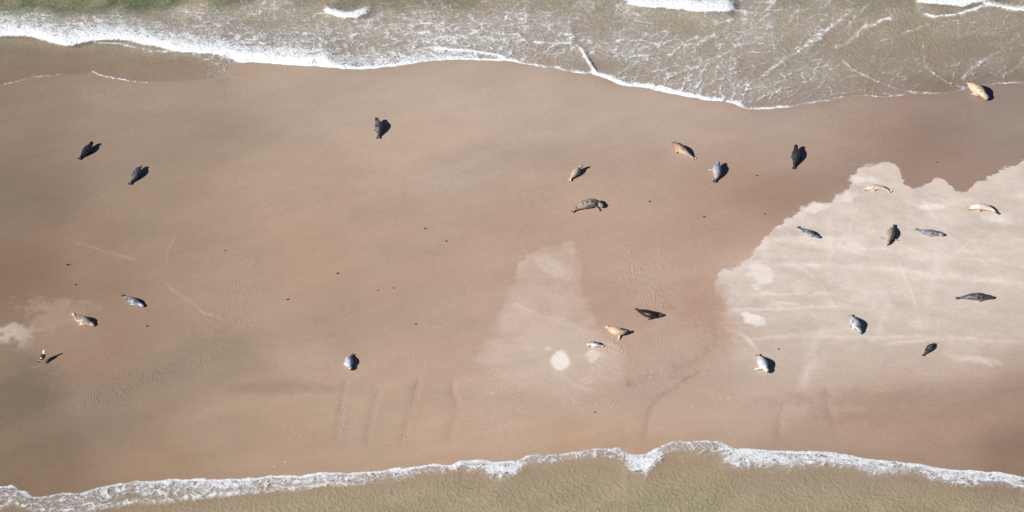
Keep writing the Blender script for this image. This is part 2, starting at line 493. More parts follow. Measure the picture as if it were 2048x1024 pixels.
# submerged bed: rippled sand, lumpy bars
ZS = ZS + np.where(DW > 0, 0.05 * fbm(GX / 1.8, GY / 1.2, 91, 3) * sstep(0.3, 3, DW), 0)
rip = np.where(DW > 0, np.maximum(rip, 0.6 * sstep(0.2, 2, DW)), rip)
TINT = np.clip(TINT * np.array([1.045, 1.03, 1.015]), 0.01, 0.85)

ii, jj = np.meshgrid(np.arange(NYV - 1), np.arange(NXV - 1), indexing='ij')
q0 = ii * NXV + jj
QUADS = np.stack([q0, q0 + 1, q0 + NXV + 1, q0 + NXV], -1).reshape(-1, 4)

def sand_z(x, y):
    i = int(np.clip(np.searchsorted(YS, y), 1, NYV - 1)); j = int(np.clip(np.searchsorted(XS, x), 1, NXV - 1))
    return float(ZS[i - 1:i + 1, j - 1:j + 1].mean())

# sand material
N = NT('sand')
tc = N.n('TexCoord').outputs['Object']
tint = N.attr('tint').outputs['Color']
de = N.math('ADD', N.attr('dry_edge').outputs['Fac'], N.math('MULTIPLY', N.math('SUBTRACT', N.noise(tc, 1.3, 5.0, 0.62).outputs['Fac'], 0.5), 0.9))
dm = N.fmix(N.attr('dry_crisp').outputs['Fac'], N.math('MULTIPLY', N.attr('dry_soft').outputs['Fac'], 1.0), N.mapr(de, -0.03, 0.05))
dvar = N.noise(N.rotscale(tc, 0.35, 0.5, 1.0), 1.0, 5.0, 0.68).outputs['Fac']
dcol = N.vmath('SCALE', N.attr('tint_dry').outputs['Color']); N.l(N.mapr(dvar, 0.3, 0.7, 0.88, 1.08, False), dcol.node.inputs['Scale'])
tint = N.mix(dm, tint, dcol)
g1 = N.noise(tc, 17.0, 4.0, 0.75).outputs['Fac']
g2 = N.noise(tc, 3.2, 4.0, 0.6).outputs['Fac']
g3 = N.noise(N.rotscale(tc, -0.35, 0.35, 1.0), 0.9, 5.0, 0.6).outputs['Fac']
f = N.math('MULTIPLY', N.mapr(g1, 0.25, 0.75, 0.80, 1.20, False), N.mapr(g2, 0.25, 0.75, 0.965, 1.035, False))
f = N.math('MULTIPLY', f, N.mapr(g3, 0.25, 0.75, 0.955, 1.045, False))
sc = N.vmath('SCALE', tint); N.l(f, sc.node.inputs['Scale'])
wetA = N.attr('wet').outputs['Fac']
ripA = N.attr('rip').outputs['Fac']
wn1 = N.noise(tc, 0.55, 3.0, 0.5)
off = N.vmath('SCALE', N.vmath('SUBTRACT', wn1.outputs['Color'], (0.5, 0.5, 0.5)))
off.node.inputs['Scale'].default_value = 1.6
wn2 = N.noise(tc, 3.0, 2.0, 0.5)
off2 = N.vmath('SCALE', N.vmath('SUBTRACT', wn2.outputs['Color'], (0.5, 0.5, 0.5)))
off2.node.inputs['Scale'].default_value = 0.22
rvec = N.vmath('ADD', N.vmath('ADD', tc, off), off2)
wave = N.n('TexWave', wave_type='BANDS', bands_direction='X', wave_profile='SIN')
N.l(N.mapping(rvec, rot=(0, 0, 0.35)), wave.inputs['Vector'])
wave.inputs['Scale'].default_value = 2.5
wave.inputs['Distortion'].default_value = 0.0
hrip = N.math('MULTIPLY', wave.outputs['Fac'], ripA)
hg = N.math('MULTIPLY', N.noise(tc, 26.0, 3.0, 0.7).outputs['Fac'], N.mapr(wetA, 0.0, 1.0, 1.0, 0.6, False))
hs_ = N.math('MULTIPLY', hg, 0.0036)
hs_ = N.math('MULTIPLY_ADD', N.math('MULTIPLY', hrip, N.mapr(wn2.outputs['Fac'], .35, .65, .1, 1.0)), 0.012, hs_)
hs_ = N.math('MULTIPLY_ADD', g2, 0.008, hs_)
b3 = N.bump(hs_, 1.0, 1.0)
pb = N.n('BsdfPrincipled')
N.l(sc, pb.inputs['Base Color'])
N.l(N.mapr(wetA, 0, 1, 0.95, 0.55, False), pb.inputs['Roughness'])
N.l(N.mapr(wetA, 0, 1, 0.1, 0.35, False), pb.inputs['Specular IOR Level'])
N.l(b3, pb.inputs['Normal'])
MAT_SAND = N.out(pb.outputs[0])

me = grid_mesh('sandbank', np.stack([GX, GY, ZS], -1).reshape(-1, 3), QUADS,
               {'wet': wet, 'rip': rip, 'dry_edge': np.clip(sd / 40.0, -1, 1), 'dry_soft': left * low, 'dry_crisp': crisp}, TINT.reshape(-1, 3))
at_ = me.attributes.new('tint_dry', 'FLOAT_COLOR', 'POINT')
c4 = np.ones((NXV * NYV, 4), np.float32); c4[:, :3] = np.clip(DRYC, .01, .85).reshape(-1, 3); at_.data.foreach_set('color', c4.ravel())
me.materials.append(MAT_SAND)
sand = bpy.data.objects.new('sandbank', me); coll.objects.link(sand)
tag(sand, 'broad tan sandbank between two shores with a pale dry patch', kind='structure')

# ------------------------------------------------------------------ sea: surface, foam, turbidity
foam = np.zeros(U.shape); streak = np.zeros(U.shape); turb = np.zeros(U.shape); zw_add = np.zeros(U.shape); chop = np.zeros(U.shape)
band = ((V < 262) | (V > 850))
bi = np.nonzero(band & (DW > -1.0))
bu, bv = U[bi], V[bi]
bx, by = GX[bi], GY[bi]
bdT, bdB = dT[bi], dB[bi]
bt = IS_TOP[bi]
n1 = fbm(bx / 2.2, by / 2.2, 101, 4); n2 = fbm(bx / 0.7, by / 0.7, 111, 4); n3 = fbm(bx / 0.25, by / 0.25, 121, 3)
wu2 = bu + 26 * n1 + 10 * n2; wv2 = bv + 14 * n1 + 7 * n2
F = np.zeros(bu.shape); S = np.zeros(bu.shape); T = np.zeros(bu.shape); Z = np.zeros(bu.shape); C = np.zeros(bu.shape)

def crest(pts, w_front, w_back, val, zz=0.0, warp=0.6, taper=0.06):
    """foam along a breaking crest: crisp toward the bank, ragged seaward"""
    global F, Z
    uu = bu + warp * (14 * n2 + 4 * n3); vv = bv + warp * (9 * n1 + 6 * n2 + 3 * n3)
    P_ = np.array(pts, float)
    yc = np.interp(uu, P_[:, 0], P_[:, 1])
    d = yc - vv                    # positive seaward for the upper surf
    tp = sstep(P_[0, 0] - 1, P_[0, 0] + taper * (P_[-1, 0] - P_[0, 0]) + 6, uu) * sstep(P_[-1, 0] + 1, P_[-1, 0] - taper * (P_[-1, 0] - P_[0, 0]) - 6, uu)
    m = np.where(d > 0, sstep(w_back, 0, d), sstep(-w_front, 0, d)) * tp
    F = np.maximum(F, m * val)
    if zz:
        Z = Z + zz * np.exp(-((d - w_back * 0.25) / (w_back * 0.5)) ** 2) * tp
    return m

def haze_(mask, val):
    global F
    F = np.maximum(F, np.clip(mask, 0, 1) * val)

up = bt.astype(float)
# --- upper surf
crest([(-60, 76), (0, 76), (60, 76), (105, 84), (130, 93), (160, 88), (200, 85), (240, 84), (280, 92), (320, 98), (360, 110), (400, 112),
       (440, 112), (470, 118), (500, 124), (560, 128), (620, 132), (700, 137)], 4, 84, 0.93, 0.16)
crest([(-60, 74), (0, 74), (60, 75), (130, 92), (180, 86), (240, 84), (300, 92), (360, 110), (430, 113), (500, 124), (560, 128)], 3, 30, 1.2, 0.06, 0.8, 0.16)
crest([(-60, 76), (0, 76), (60, 76), (130, 93), (180, 87), (240, 84), (300, 94), (360, 110), (440, 112), (500, 124), (600, 131)], 3, 58, 1.02, 0, 1.1, 0.15)
crest([(440, 116), (520, 126), (600, 130), (700, 137), (740, 137), (800, 131), (880, 121), (960, 119), (1040, 124)], 3, 80, 0.78, 0, 0.6, 0.2)
crest([(430, 118), (520, 126), (600, 130), (700, 137), (745, 137), (800, 131), (850, 123)], 2, 10, 1.1)
crest([(640, 18), (660, 30), (690, 38), (715, 36), (735, 26), (748, 14)], 4, 22, 1.3, 0.14, 0.6, 0.15)
crest([(1240, 8), (1262, 14), (1290, 18), (1330, 18), (1370, 20), (1395, 26), (1430, 24), (1465, 24), (1484, 10)], 4, 44, 1.35, 0.2, 0.8, 0.10)
crest([(1828, 4), (1860, 10), (1900, 10), (1925, 15), (1960, 5), (2000, -4)], 4, 40, 1.3, 0.15, 0.7)
crest([(1838, 30), (1870, 36), (1910, 32), (1950, 22), (1985, 14), (2020, 21), (2060, 24), (2100, 20)], 2, 7, 0.95, 0.05, 0.5)
crest([(1960, 12), (2000, 14), (2030, 22), (2100, 20)], 3, 14, 1.25, 0.0, 0.35)
crest([(838, 86), (862, 98), (900, 103), (940, 105), (975, 110), (1010, 117), (1040, 122)], 2, 9, 1.1, 0.05, 0.4, 0.2)
# the oblique bore running ashore
d_, p_ = seg_dist(bu + 3 * n2, bv + 3 * n2, [(1143, 60), (1145, 84), (1162, 100), (1172, 118), (1190, 146), (1215, 158), (1245, 171)])
F = np.maximum(F, 1.15 * sstep(6, 0.5, d_) * sstep(0.0, 0.4, p_) * (0.95 + 1.0 * n2))
Z += 0.05 * np.exp(-(d_ / 7) ** 2)
d_, p_ = seg_dist(bu, bv + 3 * n2, [(1070, 86), (1100, 88), (1140, 86)]); F = np.maximum(F, 0.75 * sstep(6, 1, d_) * (0.9 + 1.2 * n2))
# general lace over the upper surf zone
lace = sstep(330, 520, wu2) * sstep(1260, 980, wu2) * sstep(20, 62, wv2) * up
haze_(lace * (0.72 + 0.8 * n1), 0.63)
lace2 = sstep(150, 450, wu2) * sstep(1960, 1500, wu2) * sstep(-30, 30, wv2 + 0.02 * (wu2 - 400)) * up
haze_(lace2 * (0.62 + 1.0 * n1), 0.50)
haze_(sstep(900, 1000, wu2) * sstep(1560, 1250, wu2) * up * (0.7 + 1.0 * n1), 0.56)
haze_(sstep(1450, 1560, wu2) * sstep(1800, 1640, wu2) * up * (0.55 + 0.9 * n1), 0.46)
haze_(sstep(1680, 1800, wu2) * up * sstep(0.0, 0.3, n1 + 0.2), 0.24)
haze_(sstep(0, 40, wu2) * up * sstep(0.0, 0.3, n1) * 0.7, 0.32)
S = np.maximum(S, sstep(1120, 1300, wu2) * up)
# diagonal foam trails on the back-wash
for a_, b_, w_, val in [((1500, 165), (1730, 8), 9, .62), ((1420, 150), (1560, 30), 10, .5), ((1340, 130), (1480, 30), 12, .5), ((1560, 130), (1620, 60), 8, .4),
                        ((1600, 120), (1660, 20), 10, .5), ((1650, 100), (1800, 30), 9, .5), ((1690, 75), (1740, 0), 7, .5), ((1210, 150), (1440, 60), 16, .45),
                        ((1280, 175), (1500, 95), 18, .5), ((1920, 165), (1980, 115), 9, .5), ((2000, 160), (2060, 110), 10, .4), ((1560, 60), (1610, 10), 8, .4),
                        ((1500, 80), (1550, 0), 8, .55), ((1750, 90), (1870, 40), 7, .3), ((1960, 140), (2048, 60), 14, .25)]:
    d_, p_ = seg_dist(bu + 16 * n1 + 8 * n2, bv + 12 * n1 + 8 * n2, [a_, b_])
    F = np.maximum(F, val * sstep(w_, 0, d_) * sstep(0, .15, p_) * sstep(1, .85, p_) * (1 + n2))
# thin bright lips of the swash, brighter in places
lipval = np.interp(bu, [0, 90, 180, 190, 240, 300, 380, 440, 480, 730, 800, 900, 1000, 1100, 1190, 1300, 1440, 1520, 1640, 1700, 1800, 1930, 2048],
                   [.45, .45, .3, .85, .8, .5, .2, .1, .9, .9, .95, .85, .9, .9, 1.1, 1.1, .85, .95, .75, .45, .5, .5, .6])
lipw = np.interp(bu, [0, 460, 500, 800, 900, 1190, 1300, 1440, 1600, 1700, 2048], [.055, .055, .22, .2, .12, .17, .36, .22, .10, .05, .055])
lip = sstep(lipw * 2.2, lipw * 0.5, bdT) * up
F = np.maximum(F, lip * lipval * (1 + 0.9 * n1 + 0.6 * n2))
# inner swash lines
for pts, w_, val in [([(1440, 178), (1440, 190), (1458, 202), (1478, 212), (1500, 219)], 2.4, .75), ([(1688, 124), (1705, 140), (1750, 162), (1790, 178), (1830, 185), (1896, 187)], 2.2, .8),
                     ([(1845, 85), (1848, 125), (1860, 143), (1895, 166), (1935, 177)], 2.2, .7), ([(85, 79), (110, 82), (130, 86)], 2.5, .8), ([(190, 90), (240, 92), (275, 101), (300, 106), (345, 108)], 2.4, .7),
                     ([(182, 120), (186, 140), (190, 146)], 2.2, .5), ([(0, 78), (40, 76), (90, 72)], 2, .5), ([(1020, 119), (1060, 124), (1110, 130)], 2.0, .4),
                     ([(1125, 120), (1128, 134)], 2.4, .5), ([(440, 122), (446, 140), (456, 150)], 2, .3), ([(1940, 140), (1952, 162), (1990, 163)], 2, .4)]:
    d_, p_ = seg_dist(bu + 4 * n1, bv + 3 * n1, pts)
    F = np.maximum(F, 0.85 * val * sstep(w_ * 1.0, w_ * 0.15, d_) * (0.85 + 1.2 * n2 + 0.8 * n1))
# calm film has little foam at the far left and right
calm = sstep(470, 380, bu) * sstep(84, 104, bv - 0.07 * bu + 6 * n2)
F *= 1 - 0.75 * calm * (F < 0.4)
# turbidity of the upper water: green and deep at the far left, sandy film near the bank
T = up * (0.34 * sstep(0.1, 2.5, bdT) + 0.2 * sstep(2, 9, bdT) + 0.3 * sstep(60, 20, wv2) * sstep(800, 400, wu2)) * (1 - 0.6 * calm)
green = up * sstep(62, 12, wv2 + 0.030 * wu2) * sstep(760, 380, wu2 + 60 * n1)
green = np.maximum(green, up * 0.7 * sstep(30, 5, wv2) * sstep(620, 680, wu2) * sstep(980, 930, wu2))
green = np.maximum(green, up * 0.35 * sstep(26, 0, wv2) * sstep(1500, 1540, wu2) * sstep(1900, 1820, wu2))
green = np.maximum(green, up * 0.30 * sstep(48, 0, wv2))
deepT = green * (1.15 + 0.8 * n1)
# stirred-up sand behind the breakers
stir = up * sstep(0.05, 0.25, n1 + 0.2 * n2) * sstep(80, 40, wv2)
C = up * sstep(0.4, 3, bdT) * (1 - 0.75 * calm)
Z += up * sstep(1, 4, bdT) * 0.05 * n1
# --- lower shore
lo = (~bt).astype(float)
bw = np.interp(bu, [-60, 0, 60, 120, 200, 260, 340, 430, 500, 600, 680, 750, 800, 860, 900, 960, 1000, 1010, 1050, 1150, 1230, 1255, 1290, 1310, 1340, 1430, 1445, 1480, 1560, 1640, 1700, 1760, 1840, 1900, 1950, 2000, 2048, 2100],
               [46, 46, 30, 36, 44, 42, 42, 36, 30, 30, 30, 24, 26, 18, 20, 30, 44, 40, 22, 22, 28, 34, 52, 36, 26, 34, 46, 46, 44, 36, 36, 34, 24, 36, 34, 28, 30, 30])
yb = np.interp(bu, [p[0] for p in BOT_EDGE], [p[1] for p in BOT_EDGE])
q = (bv - yb + 6 * n1 + 5 * n2) / bw
val = np.interp(bu, [0, 60, 150, 300, 480, 650, 760, 900, 1000, 1030, 1060, 1240, 1260, 1310, 1340, 1430, 1450, 1600, 1720, 1800, 2048],
                [.62, .5, .52, .66, .74, .72, .62, .6, .78, .78, .52, .55, .85, .85, .42, .42, .78, .72, .82, .82, .82])
F = np.where(bt, F, np.maximum(F, val * sstep(1.15, 0.55, q) * (0.95 + 0.7 * n1)))
lipb = np.interp(bu, [0, 100, 400, 1000, 1060, 1240, 1340, 1430, 1460, 2048], [.9, .7, 1.0, 1.0, .8, .8, .75, .8, 1.1, 1.1])
F = np.where(bt, F, np.maximum(F, lipb * sstep(0.42, 0.10, bdB) * (1 + 0.3 * n2)))
ridge2 = sstep(0.35, 0.0, np.abs(q - 0.92)) * np.interp(bu, [0, 60, 260, 700, 760, 1300, 2048], [.5, .5, .85, .85, .3, .2, .3])
F = np.where(bt, F, np.maximum(F, ridge2 * (0.85 + 0.8 * n1)))
Z += lo * 0.035 * np.exp(-((q - 0.9) / 0.35) ** 2) + lo * 0.02 * n1
_bx = [p[0] for p in BOT_EDGE]; _by = [p[1] for p in BOT_EDGE]
ybs = sum(np.interp(bu + k, _bx, _by) for k in range(-70, 71, 10)) / 15.0
bws = sum(np.interp(bu + k, [-60, 0, 260, 500, 750, 860, 1000, 1150, 1290, 1340, 1450, 1560, 1840, 2048], [46, 46, 42, 30, 24, 18, 34, 22, 40, 30, 44, 44, 28, 30]) for k in range(-70, 71, 10)) / 15.0
q_in = q
q = np.where(bt, q, np.minimum(q, 1.0) * sstep(1.6, 0.9, q) + (1 - sstep(1.6, 0.9, q)) * np.maximum((bv - ybs + 6 * n1 + 5 * n2) / bws, 1.0))
T = np.where(bt, T, 0.38 * sstep(0.4, 1.3, q) + 0.36 * sstep(1.0, 3.0, q))
deepB = lo * sstep(1.2, 3.2, q + 0.8 * n1)
C = np.where(bt, C, sstep(0.7, 1.3, q) * (1.0 + 0.6 * n1))
foam[bi] = np.clip(F, 0, 1.6); streak[bi] = S; turb[bi] = np.clip(T, 0, 0.95); chop[bi] = np.clip(C, 0, 1.5)
deep = np.zeros(U.shape); deep[bi] = np.clip(deepT + deepB * 0.55, 0, 1.15)
stirA = np.zeros(U.shape); stirA[bi] = np.clip(stir, 0, 1)
zw_add[bi] = Z + 0.02 * np.clip(F, 0, 1.2) * (0.6 + n3 * 1.2 + n2)
OUTX = np.maximum(np.abs(GX) - 31.0, 0); OUTY = np.maximum(np.maximum(GY - 28.0, -24.0 - GY), 0)
wf = sstep(0, 22, np.maximum(OUTX, OUTY))
foam *= 1 - sstep(0.0, 7.0, OUTY) * (1 - 0.15 * sstep(0.05, 0.3, fbm(GX / 9, GY / 4, 131, 3)))
zw_add *= 1 - wf
turb = turb * (1 - wf) + wf * np.clip(0.35 + 0.02 * np.maximum(DW, 0), 0, 0.93)
deep = deep * (1 - wf) + wf * np.clip(0.03 * np.maximum(DW, 0), 0, 0.9)
chop = chop * (1 - wf) + wf
streak *= 1 - wf; stirA *= 1 - wf
ZW = np.where(DW > 0, 0.030 * np.tanh(DW / 0.16), 0.25 * DW) + zw_add * sstep(0.02, 0.5, DW)
ZW = np.maximum(ZW, np.where(DW > 0.05, ZS + 0.006, -9))

keepv = (DW > -0.5)
fq = keepv.reshape(-1)[QUADS].any(axis=1)
Q2 = QUADS[fq]
used = np.unique(Q2)
remap = np.full(NXV * NYV, -1, np.int64); remap[used] = np.arange(len(used))
P3 = np.stack([GX, GY, ZW], -1).reshape(-1, 3)[used]
sub = lambda a: a.reshape(-1)[used]

N = NT('sea_water')
tc = N.n('TexCoord').outputs['Object']
fo = N.attr('foam').outputs['Fac']; st = N.attr('streak').outputs['Fac']; tu = N.attr('turb').outputs['Fac']
dp = N.attr('deep').outputs['Fac']; ch = N.attr('chop').outputs['Fac']; sr = N.attr('stir').outputs['Fac']
def warp(vec, scale, amt, detail=3.0):
    nz = N.noise(vec, scale, detail, 0.6)
    o = N.vmath('SCALE', N.vmath('SUBTRACT', nz.outputs['Color'], (0.5, 0.5, 0.5)))
    o.node.inputs['Scale'].default_value = amt
    return N.vmath('ADD', vec, o)
flat = N.mapping(tc, sc=(1, 1, 0))
wv1 = warp(warp(flat, 0.6, 1.6), 2.5, 0.45)
def vor(vec, scale, rnd=1.0):
    nd = N.n('TexVoronoi', feature='DISTANCE_TO_EDGE', voronoi_dimensions='2D')
    N.l(vec, nd.inputs['Vector']); nd.inputs['Scale'].default_value = scale; nd.inputs['Randomness'].default_value = rnd
    return nd.outputs['Distance']
e1 = vor(wv1, 1.25); e2 = vor(wv1, 3.1); e3 = vor(warp(wv1, 6.0, 0.12), 7.5)
eiso = N.math('MINIMUM', N.math('MULTIPLY', e1, 0.95), N.math('MINIMUM', N.math('MULTIPLY', e2, 1.25), N.math('MULTIPLY_ADD', e3, 1.3, 0.10)))
ws = N.rotscale(warp(warp(flat, 0.45, 1.3), 2.2, 0.35), -0.95, 0.33, 1.0)
s1 = vor(ws, 1.5); s2 = vor(ws, 3.6)
estr = N.math('MINIMUM', N.math('MULTIPLY', s1, 1.0), N.math('MULTIPLY_ADD', s2, 1.25, 0.02))
e = N.fmix(st, eiso, estr)
pn = N.noise(N.mapping(tc, sc=(1, 1, 0)), 1.1, 5.0, 0.65).outputs['Fac']
pn2 = N.noise(flat, 6.0, 3.0, 0.6).outputs['Fac']
fe = N.math('ADD', fo, N.math('MULTIPLY', N.math('SUBTRACT', pn, 0.5), N.math('MULTIPLY', N.math('MINIMUM', fo, 0.5), 1.7)))
fe = N.math('ADD', fe, N.math('MULTIPLY', N.math('SUBTRACT', pn2, 0.5), N.math('MULTIPLY', N.math('MINIMUM', fo, 0.6), 0.7)))
th = N.math('MULTIPLY_ADD', N.math('POWER', N.math('MAXIMUM', fe, 0.0), 1.7), 0.36, -0.012)
fm = N.math('DIVIDE', N.math('SUBTRACT', th, e), 0.085)
fm = N.math('ADD', fm, 0.35, clamp=True)
solid = N.mapr(fe, 0.86, 1.12, 0.0, 1.0)
fm = N.math('MAXIMUM', fm, solid)
veil = N.math('MULTIPLY', N.mapr(fo, 0.10, 0.6, 0.0, 0.20), N.mapr(pn, 0.35, 0.6, 0.3, 1.0))
thin = N.math('MULTIPLY', N.mapr(fo, 0.05, 0.6, 0.0, 0.45), N.mapr(N.noise(N.vmath('ADD', wv1, (7.3, 1.9, 0)), 5.0, 4.0, 0.7).outputs['Fac'], 0.42, 0.66))
brk = N.noise(N.vmath('ADD', wv1, (3.1, 8.7, 0)), 2.6, 4.0, 0.7).outputs['Fac']
fm = N.math('MULTIPLY', fm, N.fmix(N.mapr(fo, 0.5, 1.0), N.mapr(brk, 0.40, 0.60, 0.10, 0.82), N.mapr(pn2, 0.22, 0.55, 0.6, 1.0)))
fm = N.math('MAXIMUM', fm, N.math('MAXIMUM', thin, veil))
fm = N.math('MULTIPLY', fm, N.mapr(fo, 0.01, 0.12, 0.0, 1.0), clamp=True)
# ripples
rw = warp(warp(flat, 0.5, 1.0), 2.0, 0.35)
r1 = N.noise(rw, 4.2, 3.0, 0.6).outputs['Fac']
rv = N.n('TexVoronoi', feature='SMOOTH_F1', voronoi_dimensions='2D'); N.l(N.rotscale(warp(rw, 3.0, 0.25), 0.3, 1.25, 0.8), rv.inputs['Vector'])
rv.inputs['Scale'].default_value = 5.4
rh = N.math('ADD', N.math('MULTIPLY', rv.outputs['Distance'], 0.8), N.math('MULTIPLY', r1, 0.9))
rh = N.math('MULTIPLY', rh, ch)
bn1 = N.bump(rh, 0.030, 1.0)
bnf = N.bump(N.math('ADD', N.math('MULTIPLY', e2, -0.6), pn2), 0.045, 0.8, None)
# water body
sxyz = N.n('SeparateXYZ'); N.l(tc, sxyz.inputs[0])
lee = N.mapr(sxyz.outputs['Y'], 4.0, -4.0)
cw = N.mix(dp, N.mix(lee, tuple(alb((198, 190, 170))), tuple(alb((200, 185, 158)))), N.mix(lee, tuple(alb((108, 120, 86))), tuple(alb((152, 152, 112)))))
cw = N.mix(N.math('MULTIPLY', sr, 0.6), cw, tuple(alb((204, 178, 152))))
cw2 = N.mix(N.mapr(N.noise(N.rotscale(rw, -0.9, 0.5, 1.0), 0.8, 4.0, 0.65).outputs['Fac'], 0.35, 0.7), cw, N.mix(0.45, cw, tuple(alb((216, 198, 170)))))
dif = N.n('BsdfDiffuse'); N.l(cw2, dif.inputs['Color']); N.l(bn1, dif.inputs['Normal'])
trn = N.n('BsdfTransparent')
N.l(N.mix(tu, (0.97, 0.965, 0.95), (0.88, 0.89, 0.80)), trn.inputs['Color'])
body = N.n('MixShader'); N.l(N.mapr(tu, 0.0, 1.0, 0.02, 0.98, False), body.inputs[0]); N.l(trn.outputs[0], body.inputs[1]); N.l(dif.outputs[0], body.inputs[2])
gl = N.n('BsdfGlossy'); gl.inputs['Roughness'].default_value = 0.12; N.l(bn1, gl.inputs['Normal'])
geo = N.n('NewGeometry')
dt_ = N.n('VectorMath', operation='DOT_PRODUCT'); N.l(geo.outputs['Incoming'], dt_.inputs[0]); N.l(bn1, dt_.inputs[1])
fres = N.math('MULTIPLY_ADD', N.math('POWER', N.math('SUBTRACT', 1.0, N.math('ABSOLUTE', dt_.outputs['Value']), clamp=True), 5.0), 0.9, 0.02)
wat = N.n('MixShader'); N.l(fres, wat.inputs[0]); N.l(body.outputs[0], wat.inputs[1]); N.l(gl.outputs[0], wat.inputs[2])
fd = N.n('BsdfDiffuse'); N.l(bnf, fd.inputs['Normal'])
fd.inputs['Color'].default_value = (0.66, 0.69, 0.72, 1)
allm = N.n('MixShader'); N.l(fm, allm.inputs[0]); N.l(wat.outputs[0], allm.inputs[1]); N.l(fd.outputs[0], allm.inputs[2])
MAT_SEA = N.out(allm.outputs[0])

me = grid_mesh('sea', P3, remap[Q2], {'foam': sub(foam), 'streak': sub(streak), 'turb': sub(turb), 'deep': sub(deep), 'chop': sub(chop), 'stir': sub(stirA)})
me.materials.append(MAT_SEA)
sea = bpy.data.objects.new('sea', me); coll.objects.link(sea)
tag(sea, 'shallow green-brown sea with white surf on both sides of the sandbank', kind='structure')

# ------------------------------------------------------------------ seals
PROF = np.array([(.06, .016), (.10, .026), (.14, .034), (.20, .048), (.28, .070), (.38, .096), (.48, .112), (.57, .117), (.65, .111), (.72, .096),
                 (.78, .078), (.83, .063), (.87, .057), (.905, .057), (.94, .052), (.968, .038), (.988, .028), (1.0, .012)])

def catmull(P, n):
    P = np.array(P, float)
    E = np.vstack([2 * P[0] - P[1], P, 2 * P[-1] - P[-2]])
    out = []
    m = len(P) - 1
    for i in range(m):
        p0, p1, p2, p3 = E[i], E[i + 1], E[i + 2], E[i + 3]
        for t in np.linspace(0, 1, n, endpoint=False):
            out.append(0.5 * ((2 * p1) + (-p0 + p2) * t + (2 * p0 - 5 * p1 + 4 * p2 - p3) * t * t + (-p0 + 3 * p1 - 3 * p2 + p3) * t ** 3))
    out.append(P[-1])
    out = np.array(out)
    s = np.concatenate([[0], np.cumsum(np.linalg.norm(np.diff(out, axis=0), axis=1))])
    tt = np.linspace(0, s[-1], 80)
    return np.stack([np.interp(tt, s, out[:, k]) for k in range(3)], 1), s[-1]

def tube(bm, rings):
    """rings: list of lists of points (closed loops), capped at both ends"""
    prev = None; first = None
    for r in rings:
        cur = [bm.verts.new(p) for p in r]
        if prev is not None:
            k = len(cur)
            for i in range(k):
                bm.faces.new((prev[i], prev[(i + 1) % k], cur[(i + 1) % k], cur[i]))
        else:
            first = cur
        prev = cur
    bm.faces.new(first[::-1]); bm.faces.new(prev)

def blade(bm, root, direction, width_dir, length, w0, w1, th, droop=0.0):
    """a flat flipper: oval sections, widening then rounding off"""
    d = Vector(direction).normalized(); w = Vector(width_dir)
    w = (w - d * w.dot(d)).normalized(); up_ = d.cross(w).normalized()
    rings = []
    for k, t in enumerate((0.0, 0.2, 0.45, 0.7, 0.88, 1.0)):
        ww = (w0 + (w1 - w0) * t) * (1.0 if t < 0.8 else (0.85 if t < 0.95 else 0.45))
        tt = th * (1.0 - 0.45 * t)
        c = Vector(root) + d * (length * t) + Vector((0, 0, -droop * t * t))
        rings.append([c + w * (ww * math.cos(a)) + up_ * (tt * math.sin(a)) for a in [2 * math.pi * i / 10 for i in range(10)]])
    tube(bm, rings)

def remesh(bm, vox, name):
    tmp = bpy.data.meshes.new('tmp')
    bmesh.ops.recalc_face_normals(bm, faces=bm.faces[:])
    bm.to_mesh(tmp); bm.free()
    o = bpy.data.objects.new('tmp', tmp); coll.objects.link(o)
    md = o.modifiers.new('r', 'REMESH'); md.mode = 'VOXEL'; md.voxel_size = vox; md.use_smooth_shade = True
    sm = o.modifiers.new('s', 'SMOOTH'); sm.factor = 0.5; sm.iterations = 3
    dg = bpy.context.evaluated_depsgraph_get()
    res = bpy.data.meshes.new_from_object(o.evaluated_get(dg))
    bpy.data.objects.remove(o); bpy.data.meshes.remove(tmp)
    res.name = name
    res.polygons.foreach_set('use_smooth', np.ones(len(res.polygons), bool))
    return res

